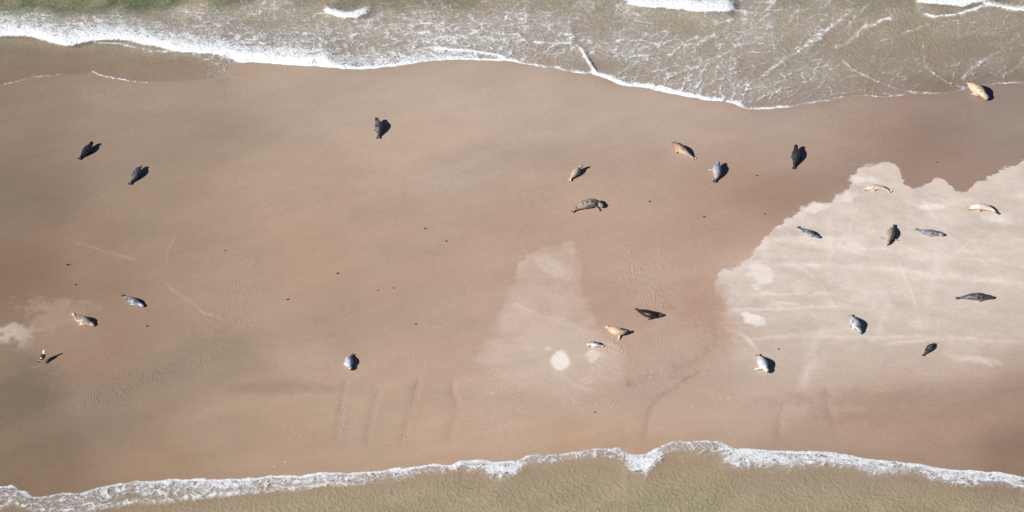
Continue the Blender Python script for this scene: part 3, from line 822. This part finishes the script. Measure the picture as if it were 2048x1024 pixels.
def seal_material(name, back, belly, spot, spot_amt, spot_scale, tail, head, seed, rough=0.5, mottle=0.5, side=0.0, lo_=-0.35, hi_=0.25):
    N = NT(name)
    tc = N.n('TexCoord').outputs['Object']
    tc = N.mapping(tc, loc=(seed * 3.7, seed * 1.9, seed * 0.7))
    t = N.attr('along').outputs['Fac']; d = N.attr('dorsal').outputs['Fac']; sd_ = N.attr('side').outputs['Fac']
    nz = N.noise(tc, 3.0, 4.0, 0.6).outputs['Fac']
    dd = N.math('ADD', N.math('ADD', d, N.math('MULTIPLY', sd_, side)), N.math('MULTIPLY', N.math('SUBTRACT', nz, 0.5), 0.9))
    c = N.mix(N.mapr(dd, lo_, hi_), belly, back)  # pale belly colour also paints in the sunlit look of the flanks
    mo = N.noise(tc, 8.0, 3.0, 0.6).outputs['Fac']
    c = N.mix(N.mapr(mo, 0.42, 0.58, 0.0, mottle * 1.3), c, N.mix(0.6, c, belly))
    c = N.mix(N.mapr(N.noise(tc, 17.0, 2.0, 0.6).outputs['Fac'], 0.5, 0.62, 0.0, mottle * 0.9), c, N.mix(0.6, c, spot))
    wz = N.noise(tc, spot_scale * 1.3, 3.0, 0.65)
    wo_ = N.vmath('SCALE', wz.outputs['Color']); wo_.node.inputs['Scale'].default_value = 1.1 / spot_scale
    sp = N.n('TexVoronoi', feature='F1'); N.l(N.vmath('ADD', tc, wo_), sp.inputs['Vector']); sp.inputs['Scale'].default_value = spot_scale
    sn = N.noise(tc, spot_scale * 0.9, 3.0, 0.6).outputs['Fac']
    sm = N.math('MULTIPLY', N.mapr(N.math('ADD', sp.outputs['Distance'], N.math('MULTIPLY', sn, 0.5)), 0.78, 0.52), spot_amt)
    c = N.mix(sm, c, spot)
    c = N.mix(N.mapr(t, 0.19, 0.10), c, tail)
    c = N.mix(N.mapr(N.math('ADD', t, N.math('MULTIPLY', N.math('SUBTRACT', nz, .5), .1)), 0.80, 0.88), c, head)
    c = N.mix(N.mapr(t, 0.975, 0.99), c, (0.02, 0.018, 0.018))
    b = N.bump(N.noise(tc, 30.0, 3.0, 0.6).outputs['Fac'], 0.006, 0.6)
    b = N.bump(N.noise(tc, 6.0, 2.0, 0.5).outputs['Fac'], 0.02, 0.5, b)
    p = N.n('BsdfPrincipled'); N.l(c, p.inputs['Base Color']); p.inputs['Roughness'].default_value = rough
    p.inputs['Specular IOR Level'].default_value = 0.35
    N.l(b, p.inputs['Normal'])
    return N.out(p.outputs[0])

N = NT('seal_eye'); p = N.n('BsdfPrincipled'); p.inputs['Base Color'].default_value = (0.01, 0.009, 0.008, 1); p.inputs['Roughness'].default_value = 0.12
MAT_EYE = N.out(p.outputs[0])
bm = bmesh.new(); bmesh.ops.create_uvsphere(bm, u_segments=10, v_segments=6, radius=1.0)
ME_EYE = bpy.data.meshes.new('eye'); bm.to_mesh(ME_EYE); bm.free(); ME_EYE.materials.append(MAT_EYE)
ME_EYE.polygons.foreach_set('use_smooth', np.ones(len(ME_EYE.polygons), bool))

def make_seal(idx, label, pts, hw, mat, fl=((1, 25, 1.0), (-1, 25, 1.0)), hind=(14, 14), folds=0.0, hs=1.0, roll=0.0, hfac=0.90):
    """pts: (u, v, lift) from the hind flipper tips to the nose, as seen along the animal's axis"""
    rmax = hw / PXM
    k = rmax / 0.117
    pp = np.array([(a[0], a[1]) for a in pts], float)
    sl = np.concatenate([[0], np.cumsum(np.hypot(np.diff(pp[:, 0]), np.diff(pp[:, 1]) / 0.574))]); sl /= sl[-1]
    W3 = []
    for (a, s) in zip(pts, sl):
        lift = a[2] if len(a) > 2 else 0.0
        h = np.interp(s, PROF[:, 0], PROF[:, 1]) * k * hfac
        g = ground(a[0], a[1], max(h * 0.95, 0.03) + lift)
        W3.append(g)
    mid = W3[len(W3) // 2]
    base = np.array([mid[0], mid[1], sand_z(mid[0], mid[1])])
    W3 = [g - np.array([base[0], base[1], 0.0]) for g in W3]
    sp, Ltot = catmull(W3, 14)
    n = len(sp)
    tan = np.gradient(sp, axis=0); tan /= np.linalg.norm(tan, axis=1)[:, None]
    sides = []; ups = []
    for i in range(n):
        t = Vector(tan[i]); sd_ = t.cross(Vector((0, 0, 1))).normalized(); u_ = sd_.cross(t).normalized()
        sides.append(sd_); ups.append(u_)
    ss = np.linspace(0, 1, n)
    bm = bmesh.new(); rings = []
    rng = random.Random(idx)
    st_ = np.concatenate([np.linspace(0.06, 0.86, 34), np.linspace(0.875, 1.0, 12)])
    for s in st_:
        f = s * (n - 1); i = int(min(f, n - 2)); fr_ = f - i
        c = Vector(sp[i] * (1 - fr_) + sp[i + 1] * fr_)
        r = np.interp(s, PROF[:, 0], PROF[:, 1]) * k
        if s > 0.8: r *= 1 + (hs - 1) * sstep(0.8, 0.9, s)
        if folds: r *= 1 + folds * math.sin(s * 70) * sstep(0.5, 0.6, s) * sstep(0.92, 0.85, s)
        sd_, u_ = sides[i], ups[i]
        ring = []
        for a in range(22):
            an = 2 * math.pi * a / 22
            ca, sa = math.cos(an), math.sin(an)
            hz = hfac * (1.0 if sa > 0 else 0.95)
            p = c + sd_ * (r * 1.05 * ca) + u_ * (r * hz * sa)
            if p.z < 0.0: p.z = p.z * 0.15
            ring.append(p)
        rings.append(ring)
    tube(bm, rings)
    def at(s):
        i = int(round(s * (n - 1))); return Vector(sp[i]), Vector(tan[i]), sides[i], ups[i]
    # fore flippers
    fls = []
    for sgn, ang, lf in fl:
        c, t, sd_, u_ = at(0.70)
        r = np.interp(0.70, PROF[:, 0], PROF[:, 1]) * k
        a = math.radians(ang)
        hd = Vector((t.x, t.y, 0)).normalized()
        root = c + sd_ * (sgn * r * 0.72); root.z = max(0.05, r * 0.42)
        d = (-hd * math.cos(a) + sd_ * (sgn * math.sin(a)) + Vector((0, 0, -0.16)))
        ln = 1.45 * rmax * lf
        wd = hd if ang > 50 else Vector((hd.x * .2, hd.y * .2, 1))
        blade(bm, root, d, wd, ln, 0.07, 0.06 if ang > 50 else 0.05, 0.026)
        fls.append((root, root + d.normalized() * ln))
    # hind flippers
    for sgn, spread in zip((1, -1), hind):
        c, t, sd_, u_ = at(0.115)
        a = math.radians(spread)
        d = -t * math.cos(a) + sd_ * (sgn * math.sin(a))
        d.z = min(d.z, 0.05)
        blade(bm, c + sd_ * (sgn * 0.022), d, (sd_ * 0.8 + u_ * 0.6 * sgn), 0.118 * Ltot, 0.030, 0.062, 0.022)
    me = remesh(bm, 0.016, 'seal')
    nv = len(me.vertices)
    co = np.zeros(nv * 3, np.float32); me.vertices.foreach_get('co', co); co = co.reshape(-1, 3)
    dist = ((co[:, None, :] - sp[None, :, :]) ** 2).sum(2)
    j = dist.argmin(1)
    S_ = np.array([list(v) for v in sides]); Uq = np.array([list(v) for v in ups])
    off_ = co - sp[j]
    rr = np.interp(ss[j], PROF[:, 0], PROF[:, 1]) * k
    dor = (off_ * Uq[j]).sum(1) / rr; sid = (off_ * S_[j]).sum(1) / rr
    if roll:
        cr, sr_ = math.cos(roll), math.sin(roll)
        dor, sid = dor * cr + sid * sr_, sid * cr - dor * sr_
    along = ss[j].copy()
    for nm_, a in (('along', along), ('dorsal', np.clip(dor, -1.3, 1.3)), ('side', np.clip(sid, -1.3, 1.3))):
        at_ = me.attributes.new(nm_, 'FLOAT', 'POINT'); at_.data.foreach_set('value', a.astype(np.float32))
    me.materials.append(mat)
    o = bpy.data.objects.new('seal', me); coll.objects.link(o)
    o.location = (base[0], base[1], base[2] - 0.006)
    tag(o, label, 'seal', 'seals hauled out on the sandbank')
    c, t, sd_, u_ = at(0.935)
    r = np.interp(0.935, PROF[:, 0], PROF[:, 1]) * k
    for sgn in (1, -1):
        ey = bpy.data.objects.new('eye', ME_EYE); coll.objects.link(ey); ey.parent = o
        ey.location = c + (sd_ * (sgn * 0.72) + u_ * 0.62).normalized() * (r * 0.93)
        ey.scale = (0.02, 0.02, 0.02)
    return o

def C3(*c):
    a = alb(c) * 0.9
    g = a.mean()
    return tuple(g + (a - g) * 0.72)
DK = C3(30, 34, 44)
SEALS = [
 # label, pts, half width, colours (back, belly, spot, amt, scale, tail, head), options
 ("glossy black seal with raised head, at the far left of the upper wet sand",
  [(158, 319), (170, 304), (179, 293, .04), (185, 283, .24)], 8.3, (C3(42, 40, 48), C3(96, 92, 98), C3(22, 22, 28), .7, 7, C3(24, 24, 30), C3(26, 26, 32)), dict(hind=(18, 18), o=dict(rough=.32))),
 ("dark blue-grey mottled seal with a pale head, just right of the glossy black seal",
  [(259, 369), (268, 354), (275, 342, .03), (282, 330, .18)], 8.3, (C3(92, 100, 116), C3(150, 156, 166), C3(38, 42, 54), .8, 6, C3(60, 62, 70), C3(170, 172, 178)), dict(o=dict(rough=.35))),
 ("spotted charcoal seal sitting alone below the middle of the upper surf",
  [(756, 277), (758, 262), (757, 249, .05), (752, 235, .27)], 8.6, (C3(78, 78, 86), C3(170, 168, 172), C3(30, 30, 36), .75, 6, C3(96, 88, 88), C3(60, 60, 66)), dict(hind=(26, 18), o=dict(rough=.4))),
 ("slim buff seal looking up, on the sand above the large curved grey seal",
  [(1138, 362), (1149, 348), (1157, 338, .05), (1164, 329, .28)], 7.2, (C3(205, 180, 146), C3(226, 206, 178), C3(170, 145, 115), .3, 6, C3(226, 206, 182), C3(200, 178, 150)), dict(hind=(26, 10), o=dict(rough=.6))),
 ("large grey-brown seal bent in a curve with head turned and a fore flipper forward",
  [(1143, 424), (1160, 413), (1180, 406), (1196, 407), (1207, 414, .08)], 10.6, (C3(158, 140, 126), C3(218, 196, 172), C3(44, 38, 38), .75, 5, C3(150, 130, 118), C3(156, 136, 118)), dict(fl=((1, 118, 1.2), (-1, 25, 1)), o=dict(rough=.6, lo_=-.7, hi_=.0))),
 ("orange-tan seal with a brown crown, left of the pale seal with an outstretched flipper",
  [(1391, 318), (1374, 307), (1359, 296), (1345, 284, .12)], 8.4, (C3(190, 148, 112), C3(228, 196, 162), C3(150, 110, 84), .5, 4, C3(214, 178, 146), C3(150, 112, 86)), dict(hind=(8, 20), o=dict(rough=.55))),
 ("pale silver seal with one flipper stretched out, beside the orange-tan seal",
  [(1430, 365), (1434, 350), (1434, 337, .04), (1437, 323, .22)], 8.8, (C3(168, 172, 182), C3(212, 212, 214), C3(110, 114, 126), .4, 5, C3(60, 60, 66), C3(178, 180, 188)), dict(fl=((-1, 86, 1.0), (1, 25, 1)), hind=(6, 30), o=dict(rough=.45))),
 ("black seal with fine pale flecks, above the edge of the dry patch",
  [(1587, 338), (1591, 319), (1592, 304, .04), (1592, 289, .24)], 8.6, (C3(50, 52, 54), C3(110, 112, 112), C3(24, 26, 30), .7, 9, C3(70, 72, 70), C3(40, 42, 46)), dict(hind=(6, 6), o=dict(rough=.38))),
 ("plump blond blotched seal with neck folds at the water's edge, upper right",
  [(1931, 163), (1948, 174), (1963, 185), (1977, 199, .08)], 11.5, (C3(224, 198, 156), C3(236, 218, 186), C3(176, 130, 92), .6, 5, C3(170, 138, 122), C3(196, 172, 132)), dict(folds=.06, hs=1.15, o=dict(rough=.6))),
 ("cream seal with a dark hind end, highest on the dry pale sand",
  [(1783, 384), (1768, 377), (1746, 374), (1722, 380)], 6.4, (C3(226, 200, 166), C3(240, 228, 208), C3(190, 150, 112), .55, 5, C3(206, 190, 168), C3(226, 194, 160)), dict(o=dict(rough=.6), roll=.5)),
 ("white-backed seal with tan head and flanks near the right edge, on dry sand",
  [(1999, 428), (1982, 418), (1958, 413), (1929, 418)], 7.8, (C3(236, 232, 230), C3(222, 190, 146), C3(190, 150, 110), .35, 6, C3(60, 62, 70), C3(206, 172, 132)), dict(hind=(5, 5), o=dict(rough=.6, lo_=-.2, hi_=.4))),
 ("slim navy-grey seal with a white belly, leftmost on the dry pale sand",
  [(1594, 454), (1611, 463), (1626, 470), (1641, 476, .02)], 6.4, (C3(70, 80, 100), C3(190, 194, 204), C3(40, 46, 62), .6, 5, C3(70, 66, 70), C3(110, 122, 144)), dict(o=dict(rough=.45, lo_=-.5, hi_=.35), roll=-.25)),
 ("tan freckled seal facing down with both fore flippers spread, in the dry patch",
  [(1790, 449), (1783, 462), (1778, 476), (1775, 491, .0)], 8.4, (C3(204, 172, 140), C3(196, 186, 174), C3(130, 108, 92), .55, 8, C3(70, 66, 70), C3(176, 160, 140)), dict(fl=((1, 88, 1.15), (-1, 88, 1.15)), hind=(6, 6), o=dict(rough=.6))),
 ("straight grey seal with a sunlit pale head and split hind flippers, in the dry patch",
  [(1829, 458), (1849, 464), (1869, 466), (1888, 470, .06)], 7.2, (C3(104, 108, 126), C3(206, 204, 206), C3(72, 78, 96), .45, 7, C3(130, 128, 128), C3(176, 182, 190)), dict(hind=(24, 16), o=dict(rough=.5, lo_=-.5, hi_=.3))),  # pale head colour paints in the sunlit edge of the head
 ("long dark slate seal lying flat, lowest at the right edge of the frame",
  [(1911, 597), (1934, 594), (1960, 593), (1990, 596)], 8.2, (C3(66, 66, 80), C3(150, 154, 162), C3(34, 34, 44), .6, 8, C3(58, 60, 64), C3(70, 76, 92)), dict(hind=(6, 14), o=dict(rough=.45, lo_=-.6, hi_=.25))),
 ("whitish seal with a dark saddle mark, facing down in the lower dry patch",
  [(1701, 629), (1709, 643), (1716, 655), (1723, 668)], 8.8, (C3(176, 186, 202), C3(244, 242, 240), C3(62, 64, 80), .8, 3.2, C3(130, 126, 132), C3(150, 170, 178)), dict(hind=(26, 26), o=dict(rough=.5, lo_=-.6, hi_=.3))),
 ("small dark greenish-grey seal, lowest on the right of the bank",
  [(1845, 712), (1854, 701), (1861, 693), (1869, 687, .02)], 5.9, (C3(64, 76, 80), C3(196, 206, 202), C3(30, 38, 42), .7, 5, C3(90, 92, 90), C3(110, 124, 128)), dict(hind=(4, 4), o=dict(rough=.45, lo_=-.6, hi_=.2))),
 ("bright silver seal with a dark tail, below the dry patch, head raised toward the camera",
  [(1516, 708), (1523, 721), (1529, 732, .02), (1536, 744, .12)], 9.0, (C3(206, 212, 226), C3(250, 246, 240), C3(120, 128, 144), .35, 4, C3(86, 84, 92), C3(208, 212, 210)), dict(fl=((1, 84, 1.05), (-1, 25, 1)), hind=(24, 24), o=dict(rough=.5))),
 ("tiny black-and-white seal pup beside a white sand patch",
  [(1209, 692), (1196, 689), (1183, 687), (1173, 691, .02)], 5.6, (C3(66, 80, 100), C3(244, 242, 240), C3(100, 110, 120), .3, 6, C3(214, 208, 204), C3(226, 224, 222)), dict(hs=1.2, o=dict(rough=.55, lo_=-.1, hi_=.75), fl=((1, 30, .8), (-1, 30, .8)), roll=.35)),
 ("golden-buff seal with a darker face, propped on its flippers",
  [(1211, 652), (1227, 660), (1243, 664, .02), (1257, 661, .14)], 8.8, (C3(206, 178, 138), C3(236, 214, 178), C3(180, 150, 112), .25, 6, C3(234, 216, 188), C3(120, 110, 92)), dict(fl=((1, 95, 1.1), (-1, 40, 1)), hind=(7, 7), o=dict(rough=.6))),
 ("very dark brown seal with a sunlit pinkish cheek, lying on rippled wet sand",
  [(1269, 617), (1287, 624), (1306, 629), (1327, 630, .02)], 8.2, (C3(40, 32, 34), C3(60, 48, 46), C3(24, 20, 22), .6, 6, C3(90, 70, 62), C3(128, 98, 90)), dict(hind=(5, 5), o=dict(rough=.4))),  # head coloured lighter than the body to paint in the lit cheek
 ("pale blue-grey curled seal pup, alone at the lower middle of the bank",
  [(707, 708), (699, 717), (698, 728, .0), (702, 740, .08)], 7.6, (C3(178, 190, 216), C3(240, 240, 244), C3(100, 106, 122), .35, 5, C3(150, 154, 176), C3(150, 168, 196)), dict(hs=1.1, hind=(10, 10), o=dict(rough=.5))),
 ("blue-grey seal with a pale ringed head, pointing down right, at the left",
  [(244, 590), (262, 600), (275, 606), (288, 613, .04)], 6.8, (C3(84, 98, 122), C3(214, 216, 220), C3(40, 50, 70), .7, 4.5, C3(40, 42, 50), C3(176, 190, 214)), dict(hind=(3, 3), o=dict(rough=.4, lo_=-.5, hi_=.2))),
 ("cream-sided seal with a brown back, above the standing gull",
  [(144, 627), (158, 637), (172, 642), (190, 652)], 8.4, (C3(136, 112, 98), C3(246, 226, 204), C3(104, 84, 76), .5, 6, C3(246, 222, 200), C3(214, 172, 132)), dict(hind=(5, 5), o=dict(rough=.5, lo_=-.2, hi_=.45))),
]
for i, (label, pts, hw, c, o) in enumerate(SEALS):
    o = dict(o); mo = o.pop('o', {})
    mt = seal_material('seal_coat', c[0], c[1], c[2], c[3], c[4], c[5], c[6], i + 1, **mo)
    make_seal(i, label, pts, hw, mt, **o)

# ------------------------------------------------------------------ the gull
def gull(u, v, heading):
    N = NT('gull_plumage')
    a = N.attr('along').outputs['Fac']; d = N.attr('dorsal').outputs['Fac']
    white = (0.80, 0.80, 0.80); black = (0.018, 0.018, 0.022)
    c = N.mix(N.mapr(d, -0.75, -0.55), white, black)
    c = N.mix(N.mapr(a, 0.72, 0.75), c, white)          # neck and head
    c = N.mix(N.mapr(a, 0.17, 0.15), c, white)          # tail
    bandw = N.math('MULTIPLY', N.mapr(a, 0.28, 0.29), N.mapr(a, 0.33, 0.32)); c = N.mix(N.math('MULTIPLY', bandw, .8), c, white)
    c = N.mix(N.mapr(a, 0.10, 0.07), c, black)          # folded wing tips
    p = N.n('BsdfPrincipled'); N.l(c, p.inputs['Base Color']); p.inputs['Roughness'].default_value = 0.7
    mat = N.out(p.outputs[0])
    prof = np.array([(0, .012, .008), (.10, .035, .02), (.25, .065, .05), (.40, .10, .095), (.55, .115, .115), (.66, .09, .09), (.74, .058, .06), (.82, .052, .055), (.90, .058, .062), (.96, .048, .05), (1.0, .015, .02)])
    # axis: level tail, chest raised, upright neck
    ax = np.array([(-0.36, 0, .20), (-0.22, 0, .24), (-0.05, 0, .285), (0.08, 0, .33), (0.155, 0, .42), (0.175, 0, .52), (0.215, 0, .555)])
    sp, Lt = catmull(ax, 12)
    n = len(sp); tan = np.gradient(sp, axis=0); tan /= np.linalg.norm(tan, axis=1)[:, None]
    bm = bmesh.new(); rings = []; ups = []
    for i in range(n):
        ups.append(Vector((0, 1, 0)).cross(Vector(tan[i])) * -1)
    for s in np.linspace(0, 1, 32):
        i = int(round(s * (n - 1))); w = np.interp(s, prof[:, 0], prof[:, 1]); h = np.interp(s, prof[:, 0], prof[:, 2])
        rings.append([Vector(sp[i]) + Vector((0, 1, 0)) * (w * math.cos(t)) + ups[i] * (h * math.sin(t)) for t in [2 * math.pi * k / 16 for k in range(16)]])
    tube(bm, rings)
    for sg in (1, -1):                                   # folded wings along the flanks
        blade(bm, (0.09, sg * 0.088, .335), (-0.44, -sg * 0.06, -0.085), (0, 0.15, 1), 0.48, 0.06, 0.035, 0.022)
    me = remesh(bm, 0.009, 'gull')
    co = np.zeros(len(me.vertices) * 3, np.float32); me.vertices.foreach_get('co', co); co = co.reshape(-1, 3)
    j = ((co[:, None, :] - sp[None]) ** 2).sum(2).argmin(1)
    U_ = np.array([list(x) for x in ups]); hh = np.interp(j / (n - 1), prof[:, 0], prof[:, 2])
    dor = ((co - sp[j]) * U_[j]).sum(1) / hh
    for nm_, arr in (('along', j / (n - 1)), ('dorsal', np.clip(dor, -1.5, 1.5))):
        at_ = me.attributes.new(nm_, 'FLOAT', 'POINT'); at_.data.foreach_set('value', arr.astype(np.float32))
    me.materials.append(mat)
    o = bpy.data.objects.new('gull', me); coll.objects.link(o)
    g = ground(u, v); o.location = (g[0], g[1], sand_z(g[0], g[1])); o.rotation_euler = (0, 0, heading)
    tag(o, 'white-headed black-backed gull standing on the wet sand at far left', 'gull')
    N = NT('gull_leg'); p = N.n('BsdfPrincipled'); p.inputs['Base Color'].default_value = (0.62, 0.36, 0.30, 1); ml = N.out(p.outputs[0])
    N = NT('gull_beak'); p = N.n('BsdfPrincipled'); p.inputs['Base Color'].default_value = (0.65, 0.42, 0.06, 1); mb = N.out(p.outputs[0])
    for sg in (1, -1):
        bm = bmesh.new()
        rings = []
        for (x, y, z, r) in [(0.0, sg * .045, .25, .022), (0.005, sg * .045, .16, .011), (-.01, sg * .045, .09, .010), (0.0, sg * .045, .012, .009)]:
            rings.append([Vector((x + r * math.cos(t), y + r * math.sin(t), z)) for t in [2 * math.pi * k / 8 for k in range(8)]])
        tube(bm, rings)
        for an in (-0.5, 0.0, 0.5):                      # webbed toes
            blade(bm, (0, sg * .045, .008), (math.cos(an), math.sin(an), 0), (-math.sin(an), math.cos(an), 0), 0.075, .009, .014, .006)
        m = bpy.data.meshes.new('leg'); bmesh.ops.recalc_face_normals(bm, faces=bm.faces[:]); bm.to_mesh(m); bm.free(); m.materials.append(ml)
        lg = bpy.data.objects.new('leg', m); coll.objects.link(lg); lg.parent = o
    bm = bmesh.new(); blade(bm, (0.215, 0, .553), (1, 0, -.25), (0, .6, 1), .075, .018, .008, .012)
    m = bpy.data.meshes.new('beak'); bmesh.ops.recalc_face_normals(bm, faces=bm.faces[:]); bm.to_mesh(m); bm.free(); m.materials.append(mb)
    b = bpy.data.objects.new('beak', m); coll.objects.link(b); b.parent = o
gull(86, 724, math.radians(66))

# ------------------------------------------------------------------ seaweed scraps and shells
def weed_mat(name, c):
    N = NT(name); tc = N.n('TexCoord').outputs['Object']
    col_ = N.mix(N.noise(tc, 30, 3).outputs['Fac'], tuple(0.5 * x for x in c), c)
    p = N.n('BsdfPrincipled'); N.l(col_, p.inputs['Base Color']); p.inputs['Roughness'].default_value = .5
    return N.out(p.outputs[0])
MW_D = weed_mat('weed_dark', (0.035, 0.022, 0.016)); MW_G = weed_mat('weed_green', (0.08, 0.11, 0.02))

def weed(u, v, px, label, mat, seed):
    rng = random.Random(seed)
    L_ = 0.8 * px / PXM
    bm = bmesh.new()
    for f_ in range(4):
        a = rng.uniform(-0.6, 0.6) + (math.pi if f_ % 2 else 0) + 0.5
        blade(bm, (rng.uniform(-.1, .1) * L_, rng.uniform(-.1, .1) * L_, 0.02 + 0.012 * f_), (math.cos(a), math.sin(a), rng.uniform(-.05, .35)),
              (-math.sin(a), math.cos(a), rng.uniform(-.6, .6)), L_ * rng.uniform(.35, .6), .022, .03, .01, droop=.02)
    m = bpy.data.meshes.new('seaweed_scrap'); bmesh.ops.recalc_face_normals(bm, faces=bm.faces[:]); bm.to_mesh(m); bm.free()
    m.materials.append(mat)
    o = bpy.data.objects.new('seaweed_scrap', m); coll.objects.link(o)
    g = ground(u, v); o.location = (g[0], g[1], sand_z(g[0], g[1]) - 0.004)
    tag(o, label, 'seaweed', 'seaweed scraps on the sandbank')
for k, (u, v, px, lb, gm) in enumerate([
    (135, 530, 7, "dark seaweed scrap on brown sand above the left pair of seals", 0), (151, 570, 4, "tiny dark scrap just below the larger scrap at left", 0),
    (294, 653, 5, "dark scrap on the sand below the blue-grey ringed seal", 0), (575, 600, 7, "black seaweed scrap left of the green scrap, mid bank", 0),
    (675, 547, 7, "bright green seaweed scrap in the middle of the bank", 1), (755, 582, 4, "small dark scrap right of the green seaweed", 0),
    (787, 577, 3, "tiny green scrap at the right of a dark one, mid bank", 1), (850, 458, 6, "dark scrap high in the middle of the bank", 0),
    (892, 483, 4, "small brown scrap just below the high middle scrap", 0), (832, 649, 6, "dark scrap right of and above the curled pup", 0),
    (1300, 404, 5, "brown scrap right of the large curved seal", 0), (1407, 435, 6, "dark flat scrap between the curved seal and the dry patch", 0),
    (1513, 352, 6, "dark scrap left of the black flecked seal", 0), (1530, 429, 5, "brown scrap close to the dry patch's left edge", 0),
    (450, 502, 3, "tiny dark speck of weed on rippled sand at left", 0), (1874, 325, 4, "small dark scrap above the dry patch's upper notch", 0),
    (1189, 825, 4, "tiny dark scrap below the shell-strewn arc", 0), (1557, 699, 4, "thin dark scrap above right of the bright silver seal", 0)]):
    weed(u, v, px, lb, MW_G if gm else MW_D, k)

N = NT('shell'); tc = N.n('TexCoord').outputs['Object']; oi = N.n('ObjectInfo').outputs['Random']
c = N.mix(oi, (0.50, 0.44, 0.38), (0.34, 0.27, 0.21)); c = N.mix(N.mapr(N.noise(tc, 40, 2).outputs['Fac'], .4, .6), c, N.mix(.4, c, (.8, .77, .72)))
p = N.n('BsdfPrincipled'); N.l(c, p.inputs['Base Color']); p.inputs['Roughness'].default_value = .4
MAT_SHELL = N.out(p.outputs[0])
def shell_verts(rng, r):
    """a domed valve: hinge at the back, fanned rim"""
    vs_ = [(0, 0, r * 0.48)]
    n = 10
    for ring, (k, z) in enumerate(((0.6, 0.36), (1.0, 0.0))):
        for i in range(n):
            a = 2 * math.pi * i / n
            fan = 1.0 + 0.18 * math.cos(a) + (0.05 if (i % 2 and ring) else 0)
            vs_.append((r * k * fan * math.cos(a) * 1.1, r * k * fan * math.sin(a) * 0.85, r * z))
    fs = [(0, 1 + i, 1 + (i + 1) % n) for i in range(n)] + [(1 + i, 1 + n + i, 1 + n + (i + 1) % n, 1 + (i + 1) % n) for i in range(n)]
    return vs_, fs
SHM = []
rng = random.Random(4)
for r in (.016, .021, .026, .036):
    vs_, fs = shell_verts(rng, r); m = bpy.data.meshes.new('shell'); m.from_pydata(vs_, [], fs); m.update(); m.materials.append(MAT_SHELL)
    m.polygons.foreach_set('use_smooth', np.ones(len(m.polygons), bool)); SHM.append(m)
PATCH = []
def arc(pts, w, n, label, group):
    sp_ = []
    for _ in range(n):
        t = rng.random() * (len(pts) - 1); i = int(t); f = t - i
        sp_.append((pts[i][0] * (1 - f) + pts[i + 1][0] * f + rng.gauss(0, w), pts[i][1] * (1 - f) + pts[i + 1][1] * f + rng.gauss(0, w * .7)))
    PATCH.append((sp_, label, group))
arc([(975, 746), (1000, 752), (1040, 760), (1062, 752), (1090, 740)], 8, 44, 'small pale shell in the densest scatter, lower left of the round white patch', 'shells of the densest scatter')
arc([(975, 790), (1000, 778), (1030, 770), (1055, 768)], 6, 26, 'small pale shell along the lower fringe of the densest shell scatter', 'shells along the lower fringe')
arc([(1115, 780), (1140, 800), (1170, 812), (1205, 812), (1225, 806)], 7, 36, 'small pale shell in the curved strandline below the white patches', 'shells of the curved strandline')
arc([(1105, 738), (1150, 760), (1185, 782), (1215, 788)], 9, 16, 'small pale shell just below the two white patches', 'shells below the white patches')
arc([(1240, 790), (1262, 772), (1285, 752), (1312, 745)], 6, 18, 'small pale shell in the slanting line left of the drainage channel', 'shells left of the channel')
arc([(1345, 790), (1365, 818), (1400, 824), (1440, 808), (1460, 795)], 6, 22, 'small pale shell in the arc right of the drainage channel', 'shells right of the channel')
arc([(570, 870), (600, 885), (630, 900)], 30, 14, 'small pale shell scattered above the lower shoreline, left of the runnels', 'shells left of the runnels')
for sp_, lb, gr in PATCH:
    for (u, v) in sp_:
        g = ground(u, v)
        o = bpy.data.objects.new('shell', rng.choice(SHM)); coll.objects.link(o)
        o.location = (g[0], g[1], sand_z(g[0], g[1]) - 0.003); o.rotation_euler = (rng.gauss(0, .18), rng.gauss(0, .18), rng.uniform(0, 6.28))
        tag(o, lb, 'shell', gr)
# fragments too small to tell apart
vv_, ff_ = [], []
tiny = []
for _ in range(500):
    u = rng.uniform(450, 2040); v = rng.gauss(760, 95)
    if 470 < v < 905: tiny.append((u, v))
for _ in range(260):
    tiny.append((rng.gauss(1080, 110), rng.gauss(765, 28)))
for u, v in tiny:
    g = ground(u, v); z = sand_z(g[0], g[1]) - 0.001
    vs_, fs = shell_verts(rng, rng.uniform(.008, .02)); a = rng.uniform(0, 6.28); b0 = len(vv_)
    vv_ += [(g[0] + x * math.cos(a) - y * math.sin(a), g[1] + x * math.sin(a) + y * math.cos(a), z + zz) for x, y, zz in vs_]
    ff_ += [tuple(b0 + k for k in f) for f in fs]
m = bpy.data.meshes.new('shell_fragments'); m.from_pydata(vv_, [], ff_); m.update(); m.materials.append(MAT_SHELL)
o = bpy.data.objects.new('shell_fragments', m); coll.objects.link(o)
tag(o, 'tiny pale shell fragments sprinkled over the lower bank', 'shell fragments', kind='stuff')
